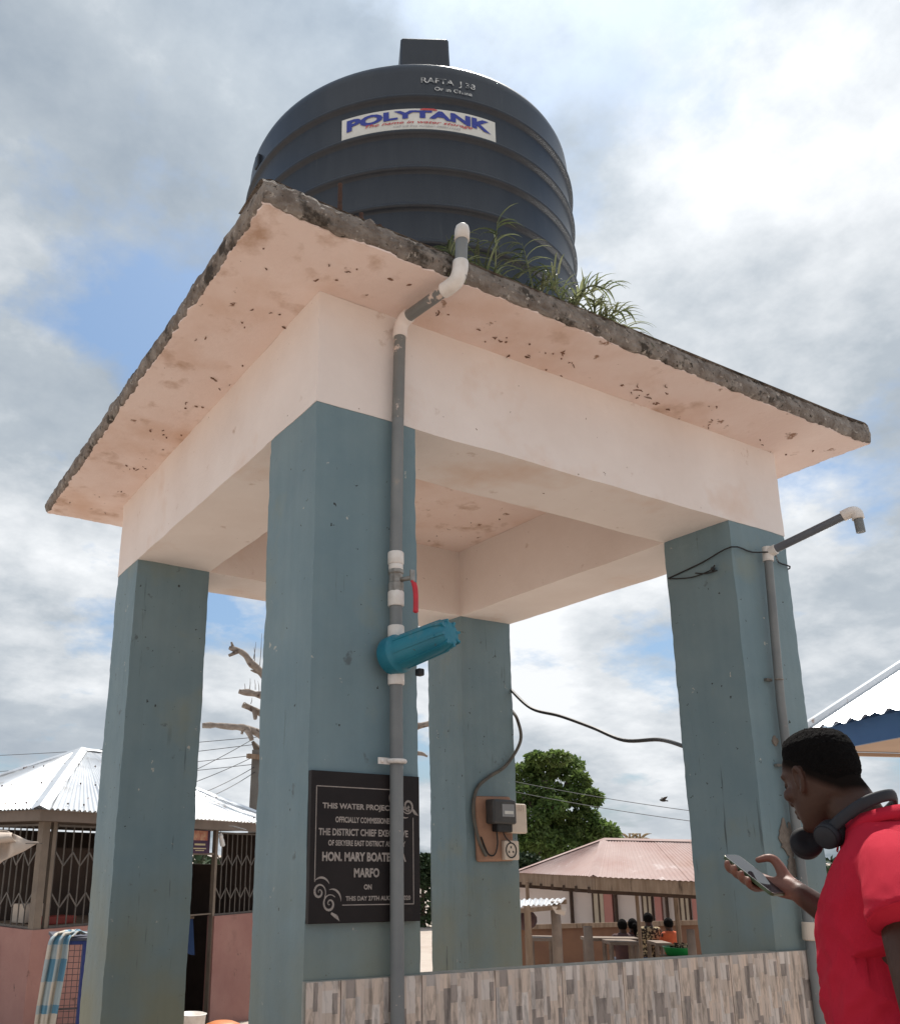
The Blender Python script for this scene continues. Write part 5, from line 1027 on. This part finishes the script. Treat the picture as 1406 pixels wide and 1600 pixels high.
for sx in (-1, 1):
    for sy in (-1, 1): m = MB(); m.bar((gb.x+sx*.2, gb.y+sy*.2, ground_z(gb)-.1), (gb.x+sx*.2, gb.y+sy*.2, zt_-0.05), .05, .05); m.build('leg', WOOD, gt)
m = MB(); m.lathe([(0.02, -0.07), (0.18, -0.07), (0.235, 0.06), (0.25, 0.065), (0.23, 0.07), (0.18, -0.03), (0.02, -0.03)], gb, 28); simple('plastic_basin', m, GREENP, 'bright green plastic basin heaped with small goods', 'basin', smooth=True)
m = MB()
for k in range(26): a = random.uniform(0, 6.3); r_ = random.uniform(0, .17); m.ball(gb+Vector((r_*cos(a), r_*sin(a), 0.05+0.05*random.random())), (random.uniform(.03, .05), .035, .03), 7, 4)
tag(m.build('heaped_goods', PATT, smooth=True), 'dark and pale goods heaped in the green basin', 'goods', kind='stuff')

# ------------------------------------------------------------------ distant treeline
m = MB()
for k in range(150):
    d = random.uniform(95, 130); lat = -95+190*(k+random.random())/150; c = CAM+HF*d+HR*lat; c.z = -1.2; hgt = random.uniform(1.6, 4.2)*(0.7+0.6*noise.noise(Vector((lat*0.05, 0, 0))))
    leaf_mass(m, (c.x, c.y, c.z+hgt*0.5), (random.uniform(1.5, 3.2), 2.0, hgt*0.6), 60, 1.3)
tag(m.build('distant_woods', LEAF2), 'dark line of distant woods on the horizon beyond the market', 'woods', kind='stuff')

# ------------------------------------------------------------------ the man with the phone
MO = CAM + (FWD + RIGHT*((1285-PW/2-PPX)/FPX) - UP*((1215-PH/2-PPY)/FPX))*2.1
man = thing('person', 'man in a red polo shirt with headphones round his neck holding a phone', 'person', (MO.x, MO.y, 0), local=True, rz=radians(7))
HC = Vector((0, 0.004, 1.634)); HRX = Matrix.Rotation(radians(-20), 3, 'Z') @ Matrix.Rotation(radians(-13), 3, 'X'); HS = 0.90
def hd(p): return HRX @ (Vector(p)*HS) + HC
LEV = [(-.119, .072, .030, .018), (-.112, .083, .008, .033), (-.100, .088, -.018, .044), (-.086, .088, -.038, .053), (-.070, .091, -.058, .060), (-.052, .092, -.074, .066), (-.032, .093, -.087, .070), (-.012, .091, -.096, .073), (.008, .088, -.101, .0745), (.026, .095, -.104, .0755), (.045, .095, -.104, .0755), (.065, .089, -.100, .0735), (.085, .076, -.090, .066), (.102, .056, -.071, .053), (.114, .030, -.046, .034), (.119, .010, -.022, .016)]
NH = 32
def head_ring(z, f, b, w, grow=0.0):
    out = []
    for j in range(NH):
        a = 2*pi*j/NH; sx, sy = cos(a), sin(a); yc, hdp = (f+b)/2, (f-b)/2+grow
        x = (w+grow)*math.copysign(abs(sx)**0.88, sx)*(1-0.14*max(0, sy)**2); y = yc+hdp*math.copysign(abs(sy)**0.92, sy)
        out.append(Vector((x, y, z)))
    return out
b = MB()
b.loft([[hd(p) for p in head_ring(*l)] for l in LEV])
def hb2(c, r): b.ball(hd(c), tuple(x*HS for x in r), 12, 8, HRX)
b.tube([hd((0, .088, .020)), hd((0, .098, .004)), hd((0, .108, -.014)), hd((0, .114, -.028))], [.008, .0095, .012, .0135], 10); hb2((0, .106, -.033), (.021, .013, .010)); hb2((0, .114, -.028), (.0125, .010, .010))
hb2((0, .095, -.057), (.025, .012, .0085)); hb2((0, .093, -.072), (.023, .0125, .0095)); hb2((0, .083, -.102), (.022, .014, .015))
b.tube([hd(p) for p in ((-.052, .066, .028), (-.03, .085, .032), (0, .091, .029), (.03, .085, .032), (.052, .066, .028))], .0095, 8)
for s_ in (-1, 1):
    hb2((s_*.046, .058, -.022), (.024, .028, .022)); hb2((s_*.031, .079, .010), (.015, .011, .011))
    # ear: rim, lobe and bowl
    b.tube([hd((s_*x, y, z)) for x, y, z in ((.074, .006, -.018), (.079, .004, .006), (.085, -.004, .024), (.089, -.018, .028), (.089, -.028, .016), (.086, -.026, -.006), (.080, -.016, -.024), (.076, -.006, -.034), (.073, .002, -.028))], [.004, .005, .0055, .006, .006, .0055, .0065, .0075, .005], 8); hb2((s_*.077, -.012, -.002), (.006, .014, .022))
limb_tube(b, [(0, -.105, 1.475), (0, -.078, 1.535), (0, -.04, 1.59), (0, -.02, 1.63)], [.060, .053, .052, .054], 16); limb_tube(b, [(0, -.085, 1.53), (0, -.055, 1.59), hd((0, -.045, -.02))], [.050, .049, .050], 14)
b.loft([[Vector((rx*cos(2*pi*j/24), yc+ry*sin(2*pi*j/24), z)) for j in range(24)] for z, rx, ry, yc in ((.88, .15, .10, -.16), (1.0, .145, .10, -.155), (1.2, .155, .11, -.155), (1.34, .168, .112, -.155), (1.43, .165, .095, -.155), (1.485, .11, .075, -.14), (1.52, .066, .062, -.12))])
for s_ in (-1, 1):
    limb_tube(b, [(s_*.085, -.16, .92), (s_*.095, -.15, .50), (s_*.10, -.18, .09)], [.092, .064, .042], 14); limb_tube(b, [(s_*.10, -.17, .05), (s_*.11, -.05, .04)], [.042, .034])
SHL, ELL_, WRL = Vector((-.17, -.20, 1.45)), Vector((-.282, -.262, 1.165)), Vector((-.275, -.15, .91))
SHR, ELR, WRR = Vector((.18, -.16, 1.44)), Vector((.255, -.035, 1.195)), Vector((.158, .168, 1.372))
limb_tube(b, [SHL+Vector((.02, 0, -.025)), SHL.lerp(ELL_, .5)+Vector((-.004, 0, 0)), ELL_], [.046, .047, .040], 14); limb_tube(b, [ELL_, ELL_.lerp(WRL, .35), WRL], [.040, .042, .027], 14)
limb_tube(b, [SHR+Vector((-.02, 0, -.025)), SHR.lerp(ELR, .5), ELR], [.046, .047, .040], 14); limb_tube(b, [ELR, ELR.lerp(WRR, .35), WRR], [.040, .041, .0265], 14)
# left hand, relaxed beside the thigh
for q in range(4):
    kx = Vector((-.257, -.155+.021*q, .825+.004*abs(q-2))); limb_tube(b, [WRL, WRL.lerp(kx, .5), kx], [.020, .014, .011], 8)
    L_ = (.068, .078, .073, .058)[3-q] if q < 3 else .062; limb_tube(b, [kx, kx+Vector((.008, .006, -L_*.55)), kx+Vector((.026, .010, -L_))], [.0098, .0088, .0075], 8)
limb_tube(b, [WRL, Vector((-.253, -.095, .862)), Vector((-.245, -.072, .822)), Vector((-.240, -.068, .795))], [.018, .0135, .0105, .0085], 8)
# right hand: palm behind the phone, fingers round its near edge, thumb over the glass
PHL, PHN = Vector((0, .80, .60)), Vector((0, -.60, .80)); PC = Vector((.118, .262, 1.414))
for q, (la, tip) in enumerate(((.046, .000), (.024, .004), (.002, .004), (-.020, -.003))):
    kn = PC + PHL*la + Vector((.040, 0, 0)) - PHN*.020; limb_tube(b, [WRR, WRR.lerp(kn, .5)-PHN*.004, kn], [.022, .0165, .0125], 9)
    limb_tube(b, [kn, kn+Vector((-.036, 0, 0))-PHN*.006, PC+PHL*(la+.003)+Vector((-.034, 0, 0))-PHN*.017, PC+PHL*(la+.006)+Vector((-.0475, 0, 0))-PHN*.004, PC+PHL*(la+.008)+Vector((-.0465, 0, 0))+PHN*(-.001+tip*.5)], [.0105, .0098, .009, .0082, .0072], 9)
limb_tube(b, [WRR+Vector((.006, 0, .004)), Vector((.174, .205, 1.402)), Vector((.176, .226, 1.442)), Vector((.170, .242, 1.458)), Vector((.156, .268, 1.452))], [.022, .0180, .0132, .0115, .0085], 10)
limb_tube(b, [WRR, Vector((.166, .200, 1.392)), PC+Vector((.042, 0, 0))-PHN*.014-PHL*.02], [.024, .022, .016], 10)
body = remeshed(b, 'body', SKIN, man, 0.0042, 3)
inv = HRX.inverted()
def hair_line(y): return .060 if y > .055 else (.026+(.060-.026)*(y+.01)/.065 if y > -.01 else max(-.045, .026+(y+.01)*.95))
ca_ = body.data.color_attributes.new('tone', 'FLOAT_COLOR', 'POINT'); vals = []
for v in body.data.vertices:
    q = inv @ (v.co-HC)/HS; r_ = g_ = 0.0
    if q.length < .15 and q.z > -.066 and abs(q.x) < .0775: r_ = max(0, min(1, (q.z-hair_line(q.y)+.022)/.026))*max(0, min(1, (q.z+.066)/.02))
    dw = (v.co-WRR).length
    if dw < .2 and v.co.y > .15: g_ = max(0, min(1, (v.co.y-.155)/.03))*max(.15, min(1, .45+.8*max(v.normal.dot(PHN), -v.normal.x*.8)))
    vals += [r_, g_, 0, 1]
ca_.data.foreach_set('color', vals)
# hair: shell over the crown, fading at the hairline
hv, hf = [], []
NR = 120
def ring_at(lv, a):
    z, f, bk, w = lv; sx, sy = cos(a), sin(a); yc, hdp = (f+bk)/2, (f-bk)/2
    return Vector((w*math.copysign(abs(sx)**0.88, sx)*(1-0.14*max(0, sy)**2), yc+hdp*math.copysign(abs(sy)**0.92, sy), z))
lv_ = [l for l in LEV if l[0] > -.09]; lv_.append((.1205, .002, -.012, .006)); rows_ = []
for i in range(len(lv_)-1):
    for t_ in [k/9 for k in range(9)]: rows_.append(tuple(x+(y-x)*t_ for x, y in zip(lv_[i], lv_[i+1])))
rows_.append(lv_[-1]); ctr_h = Vector((0, -.005, .015))
for lv in rows_:
    for j in range(NR):
        p = ring_at(lv, 2*pi*j/NR); w_ = max(0, min(1, (p.z-hair_line(p.y)+.004*noise.noise(p*60))/.055)); w_ = w_*w_*(3-2*w_)
        n_ = (p-ctr_h).normalized(); top_ = max(0, min(1, (p.z-.05)/.05))
        hv.append(hd(p + n_*(-.0025+(.0085+.010*top_)*w_ + (.0020*noise.noise(p*190)+.0016*noise.noise(p*420))*(w_*.8+.35))))
for i in range(len(rows_)-1):
    for j in range(NR): hf.append((i*NR+j, i*NR+(j+1)%NR, (i+1)*NR+(j+1)%NR, (i+1)*NR+j))
hf.append(tuple(range((len(rows_)-1)*NR, len(rows_)*NR)))
m = MB(); m.add(hv, hf); m.build('hair', HAIR, man, smooth=True)
m = MB()
for s_ in (-1, 1): m.tube([hd(p) for p in ((s_*.048, .076, .033), (s_*.032, .0905, .0385), (s_*.014, .0955, .036))], [.0025, .004, .003], 6)
m.build('eyebrows', HAIR, man)
m = MB()
for s_ in (-1, 1): m.tube([hd(p) for p in ((s_*.044, .081, .006), (s_*.032, .0905, .0035), (s_*.020, .089, .005))], [.0012, .0022, .0012], 6)
m.build('eyelashes', HAIR, man)
# shirt
c = MB()
c.loft([[Vector((rx*cos(2*pi*j/30), yc+ry*sin(2*pi*j/30), z)) for j in range(30)] for z, rx, ry, yc in ((.80, .200, .172, -.140), (.90, .200, .174, -.140), (1.02, .198, .174, -.138), (1.16, .196, .174, -.136), (1.30, .200, .166, -.140), (1.39, .202, .150, -.147), (1.45, .188, .126, -.155), (1.492, .138, .098, -.148), (1.522, .088, .078, -.125), (1.540, .068, .066, -.108))])
LS = [(-.13, -.178, 1.462), (-.186, -.205, 1.430), (-.226, -.232, 1.388), (-.246, -.248, 1.345)]; RS = [(.14, -.155, 1.468), (.20, -.145, 1.43), (.235, -.10, 1.335), (.248, -.075, 1.285)]
ext = lambda S_: Vector(S_[3])+(Vector(S_[3])-Vector(S_[2])).normalized()*.05
limb_tube(c, LS+[ext(LS)], [.054, .065, .071, .076, .078], 18)
limb_tube(c, RS+[ext(RS)], [.056, .068, .074, .080, .082], 18)
def folds(p, n_):
    q = Vector((p.x*6, p.y*6, p.z*4)); w = noise.noise(q*0.7)*0.6
    f = 0.009*noise.noise(q) + 0.015*(0.35-abs(noise.noise(Vector((p.x*9+p.z*9+w, p.y*9-p.z*7, p.z*3+p.y*6))))) + 0.012*(0.3-abs(noise.noise(Vector((p.x*16-p.z*6, p.y*15+p.z*12+w*2, p.z*6))))) + .002*noise.noise(p*30)
    k = min(1, max(0.2, (1.52-p.z)*6))
    for A, B in ((Vector(LS[2]), Vector(LS[3])), (Vector(RS[2]), Vector(RS[3]))):     # sleeve ends cut flat
        d_ = (B-A).normalized(); e = (p-B).dot(d_)
        if e > 0 and (p-B).length < .18 and abs(p.x) > .165: p = p - d_*e*0.985; f *= .25
    return p + n_*f*k
shirt = remeshed(c, 'polo_shirt', SHIRT, man, 0.0065, 4, folds)
sub(shirt)
c = MB()
for ring_i, (r0, z0, r1, z1) in enumerate(((.0720, 1.512, .0660, 1.550), (.0670, 1.551, .0800, 1.524))):
    n = 34; prs = []
    for r_, z_ in ((r0, z0), ((r0+r1)/2+.003, (z0+z1)/2), (r1, z1)):
        prs.append([Vector((r_*cos(a)*(1.0), -.100+r_*1.02*sin(a)-(.0 if sin(a) < 0 else .0), z_-.055*max(0, sin(a))+.022*max(0, -sin(a)))) for a in [pi/2+0.28+(2*pi-0.56)*j/n for j in range(n+1)]])
    c.add([p for r_ in prs for p in r_], [(i*(n+1)+j, i*(n+1)+j+1, (i+1)*(n+1)+j+1, (i+1)*(n+1)+j) for i in range(2) for j in range(n)])
c.build('collar', SHIRT, shirt, smooth=True, solid=.003)
for S_, r_ in ((LS, .0755), (RS, .0790)):
    A = Vector(S_[3]); d_ = (A-Vector(S_[2])).normalized(); c = MB(); zq = d_.to_track_quat('Z', 'Y').to_matrix()
    c.lathe([(r_-.001, -.024), (r_+.0008, -.022), (r_+.0012, .000), (r_-.0005, .003), (r_-.006, .001)], A, 36, zq); c.v = [p+Vector((noise.noise(p*14), noise.noise(p*14+Vector((5,0,0))), 0))*.003 for p in c.v]; c.build('sleeve_band', SHIRT, shirt, smooth=True)
c = MB()
c.loft([[Vector((rx*cos(2*pi*j/24), yc+ry*sin(2*pi*j/24), z)) for j in range(24)] for z, rx, ry, yc in ((.80, .178, .125, -.155), (.9, .172, .120, -.155), (1.0, .165, .115, -.155))])
for s_ in (-1, 1): limb_tube(c, [(s_*.088, -.155, .86), (s_*.097, -.15, .48), (s_*.10, -.175, .10)], [.105, .085, .074], 16)
remeshed(c, 'trousers', TROU, man, 0.009, 3, lambda p, n_: p+n_*.006*noise.noise(p*14))
for s_ in (-1, 1):
    c = MB(); c.loft([[Vector((s_*.105+w*cos(2*pi*j/18), yc+l*sin(2*pi*j/18), z)) for j in range(18)] for z, w, l, yc in ((0.0, .046, .135, -.105), (.022, .050, .14, -.105), (.03, .047, .135, -.105), (.06, .044, .11, -.125), (.085, .04, .065, -.165), (.10, .038, .05, -.175))]); c.build('shoe', SHOE, man, smooth=True)
# headphones resting round the neck
hp = thing('headphones', 'black over-ear headphones hung round the neck of the man in red', 'headphones', (MO.x, MO.y, 1.5), local=True, rz=radians(7))
hz0 = -1.5
arc = catmull([(-.089, -.045, 1.520), (-.087, -.082, 1.550), (-.066, -.125, 1.580), (0, -.146, 1.594), (.068, -.118, 1.577), (.094, -.06, 1.545), (.078, .045, 1.515), (.062, .078, 1.505)], 6)
c = MB(); n = 10; rr_ = []
for i, p in enumerate(arc):
    tg = (arc[min(i+1, len(arc)-1)]-arc[max(i-1, 0)]).normalized(); o_ = (p-Vector((0, -.06, p.z))).normalized(); o_ = (o_-tg*o_.dot(tg)).normalized(); u_ = tg.cross(o_)
    rr_.append([p+o_*.005*cos(2*pi*j/n)+u_*.0135*sin(2*pi*j/n)+Vector((0, 0, hz0)) for j in range(n)])
c.loft(rr_); c.build('headband', HPG, hp, smooth=True)
for (cc, axx, r_) in ((Vector((-.088, -.035, 1.505)), Vector((-.93, .12, -.34)), .0285), (Vector((.050, .085, 1.487)), Vector((.75, .55, -.36)), .034)):
    axx.normalize(); zq = axx.to_track_quat('Z', 'Y').to_matrix(); cc = cc+Vector((0, 0, hz0))
    c = MB(); c.lathe([(.004, -.002), (r_*.78, -.001), (r_*.96, -.006), (r_, -.013), (r_, -.022)], cc+axx*.014, 28, zq); cup = sub(c.build('ear_cup', HPG, hp, smooth=True))
    c = MB(); c.lathe([(r_*.98, .0), (r_*1.06, -.006), (r_*1.08, -.016), (r_*1.0, -.026), (r_*.6, -.028), (.004, -.022)], cc+axx*-.006, 28, zq); c.build('ear_pad', HPH, cup, smooth=True)
    c = MB(); c.tube([cc+axx*.010+zq @ Vector((r_*.9*cos(a), r_*.9*sin(a), 0)) for a in [2*pi*j/20 for j in range(21)]], .0012, 6, caps=False); c.build('trim_ring', HPH, cup)
# phone
ph = thing('smartphone', 'slim smartphone in a dark green case held in the right hand of the man', 'phone', (MO.x, MO.y, 1.4), local=True, rz=radians(7))
PM = Matrix((Vector((1, 0, 0)), PHL, PHN)).transposed(); pc = PC+Vector((0, 0, -1.4))
def rrect(w, l, r_, z, k=5):
    out = []
    for sx, sy, a0_ in ((1, 1, 0), (-1, 1, pi/2), (-1, -1, pi), (1, -1, 1.5*pi)):
        for i in range(k+1): a = a0_+pi/2*i/k; out.append(pc+PM @ Vector((sx*(w/2-r_)+r_*cos(a), sy*(l/2-r_)+r_*sin(a), z)))
    return out
c = MB(); c.loft([rrect(.070, .150, .010, -.0048), rrect(.075, .155, .012, -.003), rrect(.0755, .1555, .012, .003), rrect(.0735, .1535, .011, .0045)]); c.build('case', PHB, ph)
c = MB(); c.loft([rrect(.0705, .1505, .0095, .0046), rrect(.0695, .1495, .009, .0052)]); c.build('screen', PHS, ph)
c = MB(); c.tube([p for p in rrect(.0725, .1525, .0105, .0050)]+[rrect(.0725, .1525, .0105, .0050)[0]], .0007, 5, caps=False); c.build('bezel', CHROME, ph)
for la, l_ in ((.035, .022), (.012, .010)): c = MB(); c.box(pc+PM @ Vector((-.0382, la, 0)), (.0016, l_, .003), m=PM); c.build('side_button', CHROME, ph)
